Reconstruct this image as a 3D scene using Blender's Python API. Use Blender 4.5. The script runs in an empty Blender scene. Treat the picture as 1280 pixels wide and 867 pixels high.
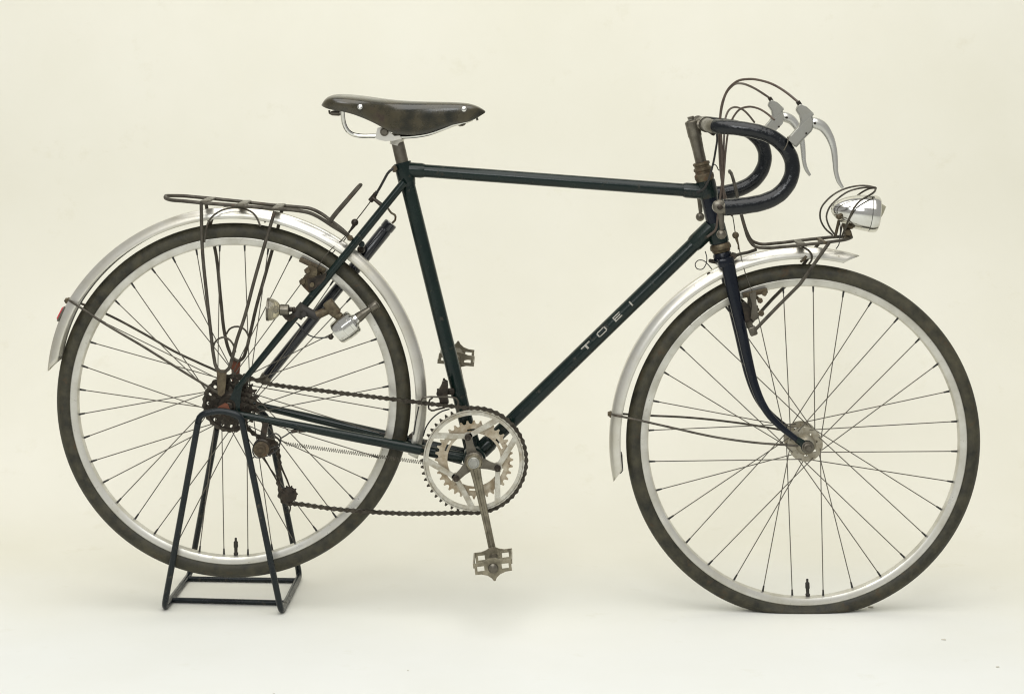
import bpy, bmesh, math, random
from mathutils import Vector, Matrix
from mathutils.geometry import tessellate_polygon
random.seed(7)
PI = math.pi
S = bpy.context.scene
COL = S.collection

# ------------------------------------------------------------------ camera, light, exposure
DIST, PPM, EYE = 3.9, 640.0, 78.0            # metres to the bicycle's plane, photo pixels per metre there, photo row at eye level
CAM_H = (763 - EYE) / PPM
cam = bpy.data.cameras.new("camera")
cam_ob = bpy.data.objects.new("camera", cam)
COL.objects.link(cam_ob)
cam_ob.location = (0, -DIST, CAM_H)
cam_ob.rotation_euler = (math.radians(90), 0, 0)
cam.sensor_fit = 'HORIZONTAL'
cam.sensor_width = 36
cam.lens = 36 * DIST * PPM / 1280
cam.shift_y = -(433.5 - EYE) / 1280
cam.clip_start, cam.clip_end = 0.1, 60
S.camera = cam_ob

world = bpy.data.worlds.new("World")
S.world = world
world.use_nodes = True
bg = world.node_tree.nodes["Background"]
bg.inputs[0].default_value = (1.0, 0.99, 0.965, 1)
bg.inputs[1].default_value = 0.45


def area_light(name, loc, target, sx, sy, power, col):
    l = bpy.data.lights.new(name, 'AREA')
    l.shape = 'RECTANGLE'
    l.size, l.size_y = sx, sy
    l.energy = power
    l.color = col
    o = bpy.data.objects.new(name, l)
    COL.objects.link(o)
    o.location = loc
    o.rotation_euler = (Vector(target) - Vector(loc)).to_track_quat('-Z', 'Y').to_euler()
    return o


area_light("overhead_softbox", (0.0, -1.15, 3.3), (0.0, 0.25, 0.2), 3.2, 3.2, 90, (1.0, 0.985, 0.955))
area_light("front_fill", (-0.7, -4.6, 2.9), (0, 0.6, 0.5), 2.4, 1.4, 68, (0.97, 0.99, 1.0))  # unseen fill lamp added behind the camera to brighten the wall

S.view_settings.view_transform = 'Standard'
S.view_settings.look = 'None'
S.view_settings.exposure = 0
S.view_settings.gamma = 1
S.cycles.filter_width = 1.15


# ------------------------------------------------------------------ geometry helpers
def P(px, py, Y=0.0):
    """The point of the place that the photograph shows at (px, py) and that lies Y metres behind the bicycle's mid plane."""
    k = (DIST + Y) / DIST
    return Vector(((px - 640) / PPM * k, Y, CAM_H - (py - EYE) / PPM * k))


def catmull(pts, step=0.01, closed=False):
    """pts: list of (Vector, radius). Smooth curve through them, resampled."""
    n = len(pts)
    out = []
    rng = range(n) if closed else range(n - 1)
    for i in rng:
        if closed:
            a, b, c, d = pts[(i - 1) % n], pts[i], pts[(i + 1) % n], pts[(i + 2) % n]
        else:
            a, b, c, d = pts[max(i - 1, 0)], pts[i], pts[i + 1], pts[min(i + 2, n - 1)]
        L = (c[0] - b[0]).length
        m = max(1, int(math.ceil(L / step)))
        lab = max((b[0] - a[0]).length, 1e-6)
        lcd = max((d[0] - c[0]).length, 1e-6)
        t1 = (b[0] - a[0]) / lab if (i > 0 or closed) else (c[0] - b[0]) / max(L, 1e-9)
        t2 = (d[0] - c[0]) / lcd if (i < n - 2 or closed) else (c[0] - b[0]) / max(L, 1e-9)
        dirn = (c[0] - b[0]) / max(L, 1e-9)
        w1 = lab / (lab + L)
        m1 = (t1 * (1 - w1) + dirn * w1) * L if (i > 0 or closed) else dirn * L
        w2 = lcd / (lcd + L)
        m2 = (t2 * (1 - w2) + dirn * w2) * L if (i < n - 2 or closed) else dirn * L
        for j in range(m):
            t = j / m
            h00 = 2 * t ** 3 - 3 * t ** 2 + 1
            h10 = t ** 3 - 2 * t ** 2 + t
            h01 = -2 * t ** 3 + 3 * t ** 2
            h11 = t ** 3 - t ** 2
            out.append((b[0] * h00 + m1 * h10 + c[0] * h01 + m2 * h11, b[1] * (1 - t) + c[1] * t))
    if not closed:
        out.append(pts[-1])
    return out


def sweep(path, n=10, closed=False, sq=(1.0, 1.0), ref=None):
    """Round tube along path [(Vector, r)]; sq squashes the section along (side, ref)."""
    pts = [p for p, r in path]
    N = len(pts)
    tang = []
    for i in range(N):
        a = pts[(i - 1) % N] if (closed or i > 0) else pts[i]
        b = pts[(i + 1) % N] if (closed or i < N - 1) else pts[i]
        t = (b - a)
        tang.append(t.normalized() if t.length > 1e-9 else Vector((0, 0, 1)))
    up = Vector(ref) if ref else Vector((0, 1, 0))
    if abs(up.dot(tang[0])) > 0.95:
        up = Vector((0, 0, 1)) if not ref else Vector((1, 0, 0))
    V, F = [], []
    u = (up - tang[0] * up.dot(tang[0])).normalized()
    for i in range(N):
        t = tang[i]
        if ref and abs(Vector(ref).dot(t)) < 0.95:
            u = Vector(ref)
        u = u - t * u.dot(t)
        u = u.normalized() if u.length > 1e-6 else t.orthogonal().normalized()
        s = t.cross(u)
        r = path[i][1]
        for k in range(n):
            a = 2 * PI * k / n
            V.append(pts[i] + s * (math.cos(a) * r * sq[0]) + u * (math.sin(a) * r * sq[1]))
    for i in range(N if closed else N - 1):
        j = (i + 1) % N
        for k in range(n):
            l = (k + 1) % n
            F.append((i * n + k, i * n + l, j * n + l, j * n + k))
    if not closed:
        F.append(tuple(range(n - 1, -1, -1)))
        F.append(tuple((N - 1) * n + k for k in range(n)))
    return V, F


def wire(pts, r=0.002, n=8, step=0.008, closed=False, smooth=True):
    """pts: [(px, py, Y[, r])] or Vectors."""
    q = []
    for p in pts:
        if isinstance(p, Vector):
            q.append((p, r))
        else:
            q.append((P(p[0], p[1], p[2] if len(p) > 2 else 0.0), p[3] if len(p) > 3 else r))
    return sweep(catmull(q, step, closed) if smooth else q, n, closed)


def bar(a, b, r0, r1=None, n=14):
    return sweep([(a, r0), (b, r0 if r1 is None else r1)], n)


def lathe(prof, o, axis, n=24, close=False):
    """prof [(along, radius)] turned about the axis through o."""
    ax = Vector(axis).normalized()
    u = ax.orthogonal().normalized()
    w = ax.cross(u)
    V, F = [], []
    for a, r in prof:
        for k in range(n):
            t = 2 * PI * k / n
            V.append(Vector(o) + ax * a + (u * math.cos(t) + w * math.sin(t)) * r)
    m = len(prof)
    for i in range(m if close else m - 1):
        j = (i + 1) % m
        for k in range(n):
            l = (k + 1) % n
            F.append((i * n + k, i * n + l, j * n + l, j * n + k))
    if not close:
        if prof[0][1] > 1e-5:
            F.append(tuple(range(n - 1, -1, -1)))
        if prof[-1][1] > 1e-5:
            F.append(tuple((m - 1) * n + k for k in range(n)))
    return V, F


def plate(outer, holes, f0, f1):
    """outer, holes: lists of (u, v). f0, f1 map (u, v) to the two faces."""
    polys = [outer] + list(holes)
    flat = [p for q in polys for p in q]
    tris = tessellate_polygon([[Vector((u, v, 0)) for u, v in q] for q in polys])
    V = [f0(u, v) for u, v in flat] + [f1(u, v) for u, v in flat]
    N = len(flat)
    F = [tuple(t) for t in tris] + [tuple(i + N for i in reversed(t)) for t in tris]
    o = 0
    for q in polys:
        m = len(q)
        for i in range(m):
            a, b = o + i, o + (i + 1) % m
            F.append((a, b, b + N, a + N))
        o += m
    return V, F


def plate_y(outer, holes, y0, y1):
    """(x, z) outline extruded from y0 to y1."""
    return plate(outer, holes, lambda u, v: Vector((u, y0, v)), lambda u, v: Vector((u, y1, v)))


def plate_px(poly, y0, y1, holes=()):
    ym = (y0 + y1) / 2
    c = lambda q: [(P(a, b, ym).x, P(a, b, ym).z) for a, b in q]
    return plate_y(c(poly), [c(h) for h in holes], y0, y1)


def circ(cx, cz, r, n=24, a0=0.0):
    return [(cx + r * math.cos(a0 + 2 * PI * i / n), cz + r * math.sin(a0 + 2 * PI * i / n)) for i in range(n)]


def box(c, size, rot=None, bev=0.0):
    bm = bmesh.new()
    bmesh.ops.create_cube(bm, size=1.0)
    for v in bm.verts:
        v.co = Vector((v.co.x * size[0], v.co.y * size[1], v.co.z * size[2]))
    if bev > 0:
        bmesh.ops.bevel(bm, geom=bm.edges[:], offset=bev, segments=2, affect='EDGES', profile=0.5)
    if rot is not None:
        bmesh.ops.transform(bm, matrix=rot, verts=bm.verts[:])
    bm.verts.ensure_lookup_table()
    V = [v.co + Vector(c) for v in bm.verts]
    bm.verts.index_update()
    F = [tuple(v.index for v in f.verts) for f in bm.faces]
    bm.free()
    return V, F


def ball(c, r, n=16, sc=(1, 1, 1)):
    V, F = lathe([(-r * math.cos(PI * i / 10), max(r * math.sin(PI * i / 10), 1e-6)) for i in range(11)], (0, 0, 0), (0, 0, 1), n)
    return [Vector((v.x * sc[0], v.y * sc[1], v.z * sc[2])) + Vector(c) for v in V], F


def join(*ms):
    V, F = [], []
    for v, f in ms:
        o = len(V)
        V += v
        F += [tuple(i + o for i in q) for q in f]
    return V, F


def hexnut(c, r, h, axis=(0, 1, 0)):
    return lathe([(-h / 2, r * .85), (-h / 2 + r * .12, r), (h / 2 - r * .12, r), (h / 2, r * .85)], c, axis, 6)


WLOC = {}


def wl(o):
    return WLOC.get(o.name, Vector((0, 0, 0))) if o is not None else Vector((0, 0, 0))


def empty(name, loc=(0, 0, 0), parent=None):
    o = bpy.data.objects.new(name, None)
    o.empty_display_size = 0.05
    COL.objects.link(o)
    WLOC[o.name] = Vector(loc)
    o.parent = parent
    o.location = Vector(loc) - wl(parent)
    return o


def make_mesh(name, vf, m, sharp=35):
    me = bpy.data.meshes.new(name)
    me.from_pydata([tuple(v) for v in vf[0]], [], vf[1])
    bm = bmesh.new()
    bm.from_mesh(me)
    bmesh.ops.remove_doubles(bm, verts=bm.verts[:], dist=1e-6)
    bmesh.ops.recalc_face_normals(bm, faces=bm.faces[:])
    for f in bm.faces:
        f.smooth = True
    bm.to_mesh(me)
    bm.free()
    me.set_sharp_from_angle(angle=math.radians(sharp))
    for mm in (m if isinstance(m, (list, tuple)) else [m]):
        me.materials.append(mm)
    return me


def obj(name, vf, m, parent=None, sharp=35, origin=None, label=None):
    """One mesh object from world-space vertices, its origin at its own middle."""
    V = vf[0]
    if origin is None:
        lo = Vector([min(v[i] for v in V) for i in range(3)])
        hi = Vector([max(v[i] for v in V) for i in range(3)])
        c = (lo + hi) / 2
    else:
        c = Vector(origin)
    me = make_mesh(name, ([Vector(v) - c for v in V], vf[1]), m, sharp)
    o = bpy.data.objects.new(name, me)
    COL.objects.link(o)
    WLOC[o.name] = c
    o.parent = parent
    o.location = c - wl(parent)
    if label:
        o['label'] = label
    return o


# ------------------------------------------------------------------ materials
def mat(name, c1, c2=None, metal=0.0, rough=0.4, scale=25.0, rust=0.0, rust_col=(0.11, 0.05, 0.02), rust_scale=45.0,
        bump=0.0, bump_scale=300.0, coat=0.0, lo=0.35, hi=0.65, rvar=0.12, stretch=None, spec=0.5):
    m = bpy.data.materials.new(name)
    m.use_nodes = True
    nt = m.node_tree
    N, L = nt.nodes, nt.links
    b = N["Principled BSDF"]
    tc = N.new("ShaderNodeTexCoord")
    src = tc.outputs["Object"]
    if stretch:
        mp = N.new("ShaderNodeMapping")
        mp.inputs["Scale"].default_value = stretch
        L.new(src, mp.inputs[0])
        src = mp.outputs[0]
    oi = N.new("ShaderNodeObjectInfo")
    add = N.new("ShaderNodeVectorMath")
    add.operation = 'ADD'
    L.new(src, add.inputs[0])
    mul = N.new("ShaderNodeMath")
    mul.operation = 'MULTIPLY'
    mul.inputs[1].default_value = 37.0
    L.new(oi.outputs["Random"], mul.inputs[0])
    L.new(mul.outputs[0], add.inputs[1])
    src = add.outputs[0]
    nz = N.new("ShaderNodeTexNoise")
    nz.inputs["Scale"].default_value = scale
    nz.inputs["Detail"].default_value = 6
    nz.inputs["Roughness"].default_value = 0.6
    L.new(src, nz.inputs["Vector"])
    rp = N.new("ShaderNodeValToRGB")
    rp.color_ramp.elements[0].position, rp.color_ramp.elements[1].position = lo, hi
    rp.color_ramp.elements[0].color = (*c1, 1)
    rp.color_ramp.elements[1].color = (*(c2 or c1), 1)
    L.new(nz.outputs[0], rp.inputs[0])
    col = rp.outputs[0]
    mr = N.new("ShaderNodeMapRange")
    mr.inputs["From Min"].default_value, mr.inputs["From Max"].default_value = 0.3, 0.7
    mr.inputs["To Min"].default_value, mr.inputs["To Max"].default_value = max(rough - rvar, 0.03), min(rough + rvar, 1)
    L.new(nz.outputs[0], mr.inputs[0])
    ro = mr.outputs[0]
    b.inputs["Metallic"].default_value = metal
    if rust > 0:
        n2 = N.new("ShaderNodeTexNoise")
        n2.inputs["Scale"].default_value = rust_scale
        n2.inputs["Detail"].default_value = 8
        n2.inputs["Roughness"].default_value = 0.65
        L.new(src, n2.inputs["Vector"])
        r2 = N.new("ShaderNodeValToRGB")
        r2.color_ramp.elements[0].position = 0.68 - 0.4 * rust
        r2.color_ramp.elements[1].position = 0.68 - 0.4 * rust + 0.12
        L.new(n2.outputs[0], r2.inputs[0])
        mx = N.new("ShaderNodeMix")
        mx.data_type = 'RGBA'
        L.new(r2.outputs[0], mx.inputs["Factor"])
        L.new(col, mx.inputs[6])
        mx.inputs[7].default_value = (*rust_col, 1)
        col = mx.outputs[2]
        mm = N.new("ShaderNodeMapRange")
        mm.inputs["To Min"].default_value, mm.inputs["To Max"].default_value = metal, 0.0
        L.new(r2.outputs[0], mm.inputs[0])
        L.new(mm.outputs[0], b.inputs["Metallic"])
        m3 = N.new("ShaderNodeMix")
        L.new(r2.outputs[0], m3.inputs[0])
        L.new(ro, m3.inputs[2])
        m3.inputs[3].default_value = 0.75
        ro = m3.outputs[0]
    L.new(col, b.inputs["Base Color"])
    L.new(ro, b.inputs["Roughness"])
    b.inputs["Specular IOR Level"].default_value = spec
    if coat:
        b.inputs["Coat Weight"].default_value = coat
        b.inputs["Coat Roughness"].default_value = 0.12
    if bump:
        n4 = N.new("ShaderNodeTexNoise")
        n4.inputs["Scale"].default_value = bump_scale
        n4.inputs["Detail"].default_value = 5
        L.new(src, n4.inputs["Vector"])
        bp = N.new("ShaderNodeBump")
        bp.inputs["Strength"].default_value = bump
        bp.inputs["Distance"].default_value = 0.002
        L.new(n4.outputs[0], bp.inputs["Height"])
        L.new(bp.outputs[0], b.inputs["Normal"])
    return m


PAINT = mat("green_black_paint", (0.002, 0.0085, 0.0075), (0.005, 0.0135, 0.0105), rough=0.22, scale=14, rust=0.2, rust_col=(0.03, 0.026, 0.017), rust_scale=55, bump=0.08, bump_scale=160, spec=0.34, rvar=0.1)
BLUEPAINT = mat("blue_black_paint", (0.0025, 0.0045, 0.010), (0.005, 0.008, 0.014), rough=0.22, scale=18, rust=0.08, rust_col=(0.05, 0.04, 0.03), rust_scale=60, bump=0.05, spec=0.30, rvar=0.08)
STANDP = mat("stand_enamel", (0.003, 0.0065, 0.009), (0.007, 0.012, 0.014), rough=0.28, scale=22, rust=0.2, rust_col=(0.065, 0.057, 0.04), rust_scale=50, bump=0.08, spec=0.34)
TAPE = mat("black_bar_tape", (0.0025, 0.004, 0.0055), (0.005, 0.0065, 0.008), rough=0.12, scale=40, bump=0.38, bump_scale=190, rvar=0.05, spec=0.42)
STEEL = mat("old_steel", (0.17, 0.155, 0.125), (0.10, 0.09, 0.07), metal=0.8, rough=0.36, scale=45, rust=0.2, rust_col=(0.07, 0.05, 0.032), bump=0.12)
RUSTY = mat("rusty_steel", (0.13, 0.105, 0.062), (0.06, 0.044, 0.026), metal=0.5, rough=0.5, scale=70, rust=0.3, rust_col=(0.085, 0.045, 0.018), bump=0.3)
REDRUST = mat("red_rust", (0.085, 0.035, 0.022), (0.16, 0.05, 0.022), metal=0.1, rough=0.75, scale=60, bump=0.3)
DARKWIRE = mat("tarnished_wire", (0.085, 0.076, 0.058), (0.045, 0.038, 0.028), metal=0.5, rough=0.5, scale=60, rust=0.2, rust_col=(0.09, 0.05, 0.028), bump=0.1)
BLACKWIRE = mat("black_wire", (0.012, 0.012, 0.012), (0.02, 0.018, 0.015), rough=0.45)
CABLE = mat("brown_cable_housing", (0.055, 0.038, 0.028), (0.095, 0.07, 0.052), rough=0.42, scale=80)
CHROME = mat("chrome", (0.70, 0.70, 0.67), (0.60, 0.59, 0.54), metal=1.0, rough=0.13, scale=40, rvar=0.05, rust=0.07, rust_col=(0.20, 0.17, 0.11), bump=0.05, bump_scale=60)
ALU = mat("aged_aluminium", (0.71, 0.70, 0.65), (0.56, 0.535, 0.45), metal=0.8, rough=0.34, scale=11, rvar=0.07, rust=0.08, rust_col=(0.32, 0.28, 0.18), rust_scale=80)
RIMM = mat("dull_rim_aluminium", (0.64, 0.63, 0.58), (0.48, 0.465, 0.40), metal=0.7, rough=0.36, scale=18, rust=0.12, rust_col=(0.17, 0.145, 0.10), rust_scale=120)
CASTALU = mat("matt_cast_aluminium", (0.36, 0.36, 0.33), (0.29, 0.285, 0.25), metal=0.65, rough=0.36, scale=40, rust=0.05, rust_col=(0.18, 0.16, 0.12))
BLADEALU = mat("bare_lever_aluminium", (0.55, 0.55, 0.52), (0.44, 0.435, 0.40), metal=0.75, rough=0.3, scale=30, rust=0.03, rust_col=(0.2, 0.18, 0.13))
HUBM = mat("tarnished_hub_metal", (0.40, 0.375, 0.305), (0.26, 0.23, 0.165), metal=0.6, rough=0.4, scale=70, rust=0.22, rust_col=(0.15, 0.11, 0.06), rust_scale=90)
PEDALM = mat("worn_pedal_steel", (0.30, 0.27, 0.20), (0.15, 0.135, 0.095), metal=0.8, rough=0.33, scale=55, rust=0.2, rust_col=(0.08, 0.06, 0.035), bump=0.2)
RINGALU = mat("stained_ring_aluminium", (0.56, 0.545, 0.48), (0.33, 0.295, 0.22), metal=0.6, rough=0.36, scale=55, rust=0.14, rust_col=(0.20, 0.15, 0.09), rust_scale=80, bump=0.15)
RINGDIRTY = mat("oily_ring_aluminium", (0.50, 0.45, 0.35), (0.30, 0.235, 0.15), metal=0.5, rough=0.48, scale=60, rust=0.22, rust_col=(0.12, 0.075, 0.04), rust_scale=70)
RUBBER = mat("aged_tyre_rubber", (0.012, 0.0125, 0.0085), (0.070, 0.063, 0.038), rough=0.55, scale=34, rust=0.22, rust_col=(0.062, 0.043, 0.023), rust_scale=40, bump=0.4, bump_scale=420, lo=.30, hi=.74, spec=0.35)
BLACKRUB = mat("black_rubber", (0.015, 0.014, 0.012), (0.03, 0.026, 0.02), rough=0.7)
LEATHER = mat("worn_leather", (0.009, 0.0095, 0.0045), (0.045, 0.036, 0.015), rough=0.25, scale=26, rust=0.17, rust_col=(0.026, 0.012, 0.006), rust_scale=20, bump=0.14, bump_scale=450, coat=0.35, lo=.36, hi=.66)
CHAINM = mat("oily_chain_steel", (0.075, 0.066, 0.052), (0.03, 0.025, 0.018), metal=0.75, rough=0.34, scale=90, rust=0.15, rust_col=(0.05, 0.03, 0.017))
GREASE = mat("greasy_black_steel", (0.020, 0.017, 0.013), (0.05, 0.039, 0.028), metal=0.6, rough=0.38, scale=80, rust=0.22, rust_col=(0.06, 0.03, 0.018))
SPOKEM = mat("dull_spoke_steel", (0.10, 0.092, 0.078), (0.15, 0.135, 0.11), metal=0.7, rough=0.42, scale=40)
PUMPM = mat("black_pump_enamel", (0.006, 0.008, 0.012), (0.01, 0.012, 0.016), rough=0.16, scale=30, coat=0.5, bump=0.04)
LETTERM = mat("silver_lettering", (0.38, 0.365, 0.32), (0.22, 0.21, 0.18), rough=0.5, scale=260)
REDREF = mat("red_reflector", (0.50, 0.03, 0.05), (0.62, 0.10, 0.11), rough=0.25, scale=120)
SPECK = mat("floor_speck", (0.52, 0.50, 0.43), (0.6, 0.58, 0.5), rough=0.9)


def glass(name, col, rough=0.08, trans=0.8):
    m = mat(name, col, col, rough=rough, rvar=0.03)
    b = m.node_tree.nodes["Principled BSDF"]
    b.inputs["Transmission Weight"].default_value = trans
    b.inputs["IOR"].default_value = 1.45
    return m


LENS = glass("clear_lens_glass", (0.42, 0.40, 0.29), 0.16, 0.25)
TAILGLASS = glass("smoky_lens_glass", (0.62, 0.57, 0.42), 0.10, 0.75)


def backdrop_material():
    m = bpy.data.materials.new("cream_painted_backdrop")
    m.use_nodes = True
    nt = m.node_tree
    N, L = nt.nodes, nt.links
    b = N["Principled BSDF"]
    g = N.new("ShaderNodeNewGeometry")
    sep = N.new("ShaderNodeSeparateXYZ")
    L.new(g.outputs["Position"], sep.inputs[0])
    # the floor part is a whiter, bluer paint than the cream wall; ragged, soft border where the curve begins
    n1 = N.new("ShaderNodeTexNoise")
    n1.inputs["Scale"].default_value = 1.3
    n1.inputs["Detail"].default_value = 5
    L.new(g.outputs["Position"], n1.inputs["Vector"])
    ma = N.new("ShaderNodeMath")
    ma.operation = 'MULTIPLY_ADD'
    L.new(n1.outputs[0], ma.inputs[0])
    ma.inputs[1].default_value = 0.9
    L.new(sep.outputs["Y"], ma.inputs[2])
    mr = N.new("ShaderNodeMapRange")
    mr.interpolation_type = 'SMOOTHSTEP'
    mr.inputs["From Min"].default_value, mr.inputs["From Max"].default_value = 0.05, 1.05
    L.new(ma.outputs[0], mr.inputs[0])
    mx = N.new("ShaderNodeMix")
    mx.data_type = 'RGBA'
    L.new(mr.outputs[0], mx.inputs["Factor"])
    mx.inputs[6].default_value = (0.775, 0.787, 0.762, 1)
    mx.inputs[7].default_value = (0.80, 0.785, 0.695, 1)
    # cloudy unevenness of the paint
    n2 = N.new("ShaderNodeTexNoise")
    n2.inputs["Scale"].default_value = 2.2
    n2.inputs["Detail"].default_value = 7
    n2.inputs["Roughness"].default_value = 0.55
    L.new(g.outputs["Position"], n2.inputs["Vector"])
    r2 = N.new("ShaderNodeValToRGB")
    r2.color_ramp.elements[0].position, r2.color_ramp.elements[1].position = 0.3, 0.7
    r2.color_ramp.elements[0].color = (0.95, 0.947, 0.92, 1)
    r2.color_ramp.elements[1].color = (1, 1, 1, 1)
    L.new(n2.outputs[0], r2.inputs[0])
    m2 = N.new("ShaderNodeMix")
    m2.data_type = 'RGBA'
    m2.blend_type = 'MULTIPLY'
    m2.inputs["Factor"].default_value = 1
    L.new(mx.outputs[2], m2.inputs[6])
    L.new(r2.outputs[0], m2.inputs[7])
    # faint scuffs
    n3 = N.new("ShaderNodeTexNoise")
    n3.inputs["Scale"].default_value = 9
    n3.inputs["Detail"].default_value = 9
    n3.inputs["Roughness"].default_value = 0.7
    L.new(g.outputs["Position"], n3.inputs["Vector"])
    r3 = N.new("ShaderNodeValToRGB")
    r3.color_ramp.elements[0].position, r3.color_ramp.elements[1].position = 0.60, 0.78
    r3.color_ramp.elements[0].color = (1, 1, 1, 1)
    r3.color_ramp.elements[1].color = (0.93, 0.92, 0.88, 1)
    L.new(n3.outputs[0], r3.inputs[0])
    m3 = N.new("ShaderNodeMix")
    m3.data_type = 'RGBA'
    m3.blend_type = 'MULTIPLY'
    m3.inputs["Factor"].default_value = 1
    L.new(m2.outputs[2], m3.inputs[6])
    L.new(r3.outputs[0], m3.inputs[7])
    L.new(m3.outputs[2], b.inputs["Base Color"])
    b.inputs["Roughness"].default_value = 0.8
    b.inputs["Specular IOR Level"].default_value = 0.2
    return m


# ------------------------------------------------------------------ the setting: one seamless sheet, floor curving up into the wall
def build_backdrop():
    prof = [(-7.0, 0.0), (-3.0, 0.0), (-1.0, 0.0), (0.0, 0.0), (0.45, 0.0)]
    for i in range(1, 13):
        a = PI / 2 * i / 12
        prof.append((0.45 + 0.75 * math.sin(a), 0.75 * (1 - math.cos(a))))
    prof += [(1.2, 1.6), (1.2, 3.6)]
    xs = [-5, -2.5, 0, 2.5, 5]
    V = [Vector((x, y, z)) for y, z in prof for x in xs]
    n = len(xs)
    F = [(i * n + k, i * n + k + 1, (i + 1) * n + k + 1, (i + 1) * n + k) for i in range(len(prof) - 1) for k in range(n - 1)]
    o = obj("backdrop", (V, F), backdrop_material(), None, origin=(0, 0, 0))
    o['kind'] = 'structure'
    return o


build_backdrop()

# ------------------------------------------------------------------ the bicycle
bike = empty("bicycle", (0, 0, 0))
bike['label'] = "old dark green racing bicycle with drop handlebars, silver mudguards, racks and a flat tyre"
bike['category'] = "bicycle"

RC = P(292.6, 499.7)          # wheel centres
FC = P(1003.7, 551.0)
BB = P(593, 569)


# ---- wheels
def wheel(C, flat, nsp, c0deg, crosses, flange_r, flange_y, hub_col, label=None):
    """Rim (the part's own mesh) with tyre, hub, spokes and valve under it; built at the origin and moved to C."""
    NS = 120

    def ring(prof, seg=NS):
        V, F = [], []
        m = len(prof)
        for i in range(seg):
            a = 2 * PI * i / seg
            for y, r in prof:
                V.append(Vector((math.sin(a) * r, y, -math.cos(a) * r)))
        for i in range(seg):
            j = (i + 1) % seg
            for k in range(m):
                l = (k + 1) % m
                F.append((i * m + k, i * m + l, j * m + l, j * m + k))
        return V, F
    rim_prof = [(-.0118, .3185), (-.0125, .3170), (-.0120, .3095), (-.0098, .3048), (-.0055, .3030), (0, .3020), (.0055, .3030), (.0098, .3048),
                (.0120, .3095), (.0125, .3170), (.0118, .3185), (.0100, .3150), (0, .3120), (-.0100, .3150)]
    me = make_mesh("wheel", ring(rim_prof), RIMM, 28)
    w = bpy.data.objects.new("wheel", me)
    COL.objects.link(w)
    w.parent = bike
    w.location = C
    WLOC[w.name] = Vector(C)
    if label:
        w['label'] = label
    # tyre
    tp = []
    for i in range(22):
        a = -0.2 * PI + (1.4 * PI) * i / 21       # from the near bead over the tread to the far bead
        ca, sa = math.cos(a + 0 * PI), math.sin(a)
        y = -ca * 0.0168
        r = 0.3290 + sa * 0.0162
        tread = sa > 0.62
        if tread:
            r += 0.0006 if i % 2 == 0 else -0.0004
        tp.append((y, r))
    tp = [(y, max(r, 0.3165)) for y, r in tp]
    tp += [(.010, .3165), (-.010, .3165)]
    V, F = ring(tp, 160)
    if flat:
        zf = -C.z + 0.0005
        W = []
        for v in V:
            v = v.copy()
            r = math.hypot(v.x, v.z)
            if v.z < zf + 0.012:
                # squashed where it stands: pressed up to the floor and bulging sideways
                d = max(0.0, zf + 0.012 - v.z)
                v.y *= 1 + 0.6 * min(1, d / 0.02) * (1 if r < .342 else .8)
            if v.z < zf + 0.03:
                q = v.z - zf
                v.z = zf + (q + math.sqrt(q * q + .005 ** 2)) / 2 - .0004
            W.append(v)
        V = W
    t = bpy.data.objects.new("tyre", make_mesh("tyre", (V, F), RUBBER, 50))
    COL.objects.link(t)
    t.parent = w
    WLOC[t.name] = Vector(C)
    # hub: flanges with lightening holes, barrel, axle
    parts = [lathe([(-flange_y, .013), (-flange_y * .5, .010), (flange_y * .5, .010), (flange_y, .013)], (0, 0, 0), (0, 1, 0), 24)]
    for s in (-1, 1):
        holes = [circ(math.cos(a) * flange_r * .63, math.sin(a) * flange_r * .63, flange_r * .10, 12) for a in [2 * PI * (i + .3) / 7 for i in range(7)]]
        parts.append(plate_y(circ(0, 0, flange_r, 40), holes, s * flange_y - .0016, s * flange_y + .0016))
        parts.append(lathe([(0, .020), (.004, .019), (.012, .0115), (.014, .0115)], (0, s * (flange_y + .0016), 0), (0, s, 0), 24))
    h = bpy.data.objects.new("hub", make_mesh("hub", join(*parts), hub_col, 30))
    COL.objects.link(h)
    h.parent = w
    ax = join(bar(Vector((0, -.078, 0)), Vector((0, .078, 0)), .0046, n=12))
    a_ = bpy.data.objects.new("axle", make_mesh("axle", ax, STEEL))
    COL.objects.link(a_)
    a_.parent = w
    # spokes: four shapes (two flanges, leading and trailing), turned about the hub
    shapes = {}
    half = nsp // 2
    for side in (-1, 1):
        for d in (-1, 1):
            beta = d * crosses * 2 * 2 * PI / nsp * 1.0
            hr = flange_r * .88
            A = Vector((math.sin(beta) * hr, side * flange_y + (0.0022 * side * d), -math.cos(beta) * hr))
            B = Vector((0, side * .003, -.3035))
            n_dir = (B - A).normalized()
            vf = join(sweep([(A, .00098), (B, .00098)], 6), sweep([(B - n_dir * .0125, .0016), (B - n_dir * .002, .0021), (B + n_dir * .002, .0021)], 6))
            shapes[(side, d)] = make_mesh("spoke", vf, [SPOKEM, BLACKWIRE])
            for p in shapes[(side, d)].polygons:
                if (Vector(p.center) - B).length < 0.0135:
                    p.material_index = 1
    for i in range(nsp):
        side = -1 if i % 2 == 0 else 1
        d = 1 if (i // 2) % 2 == 0 else -1
        s = bpy.data.objects.new("spoke", shapes[(side, d)])
        COL.objects.link(s)
        s.parent = w
        ang = math.radians(c0deg + 360.0 / nsp * i)
        s.rotation_euler = (0, -ang, 0)
    # valve at the bottom
    va = math.radians(c0deg - 180.0 / nsp)
    dn = Vector((math.sin(va), 0, -math.cos(va)))
    up = -dn
    vv = lathe([(0, .0042), (.004, .0046), (.006, .0032), (.014, .0034), (.016, .0044), (.026, .0042), (.028, .0022), (.033, .0024), (.034, .001)], dn * .3025, up, 12)
    v_ = bpy.data.objects.new("valve", make_mesh("valve", vv, BLACKRUB))
    COL.objects.link(v_)
    v_.parent = w
    return w


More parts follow.
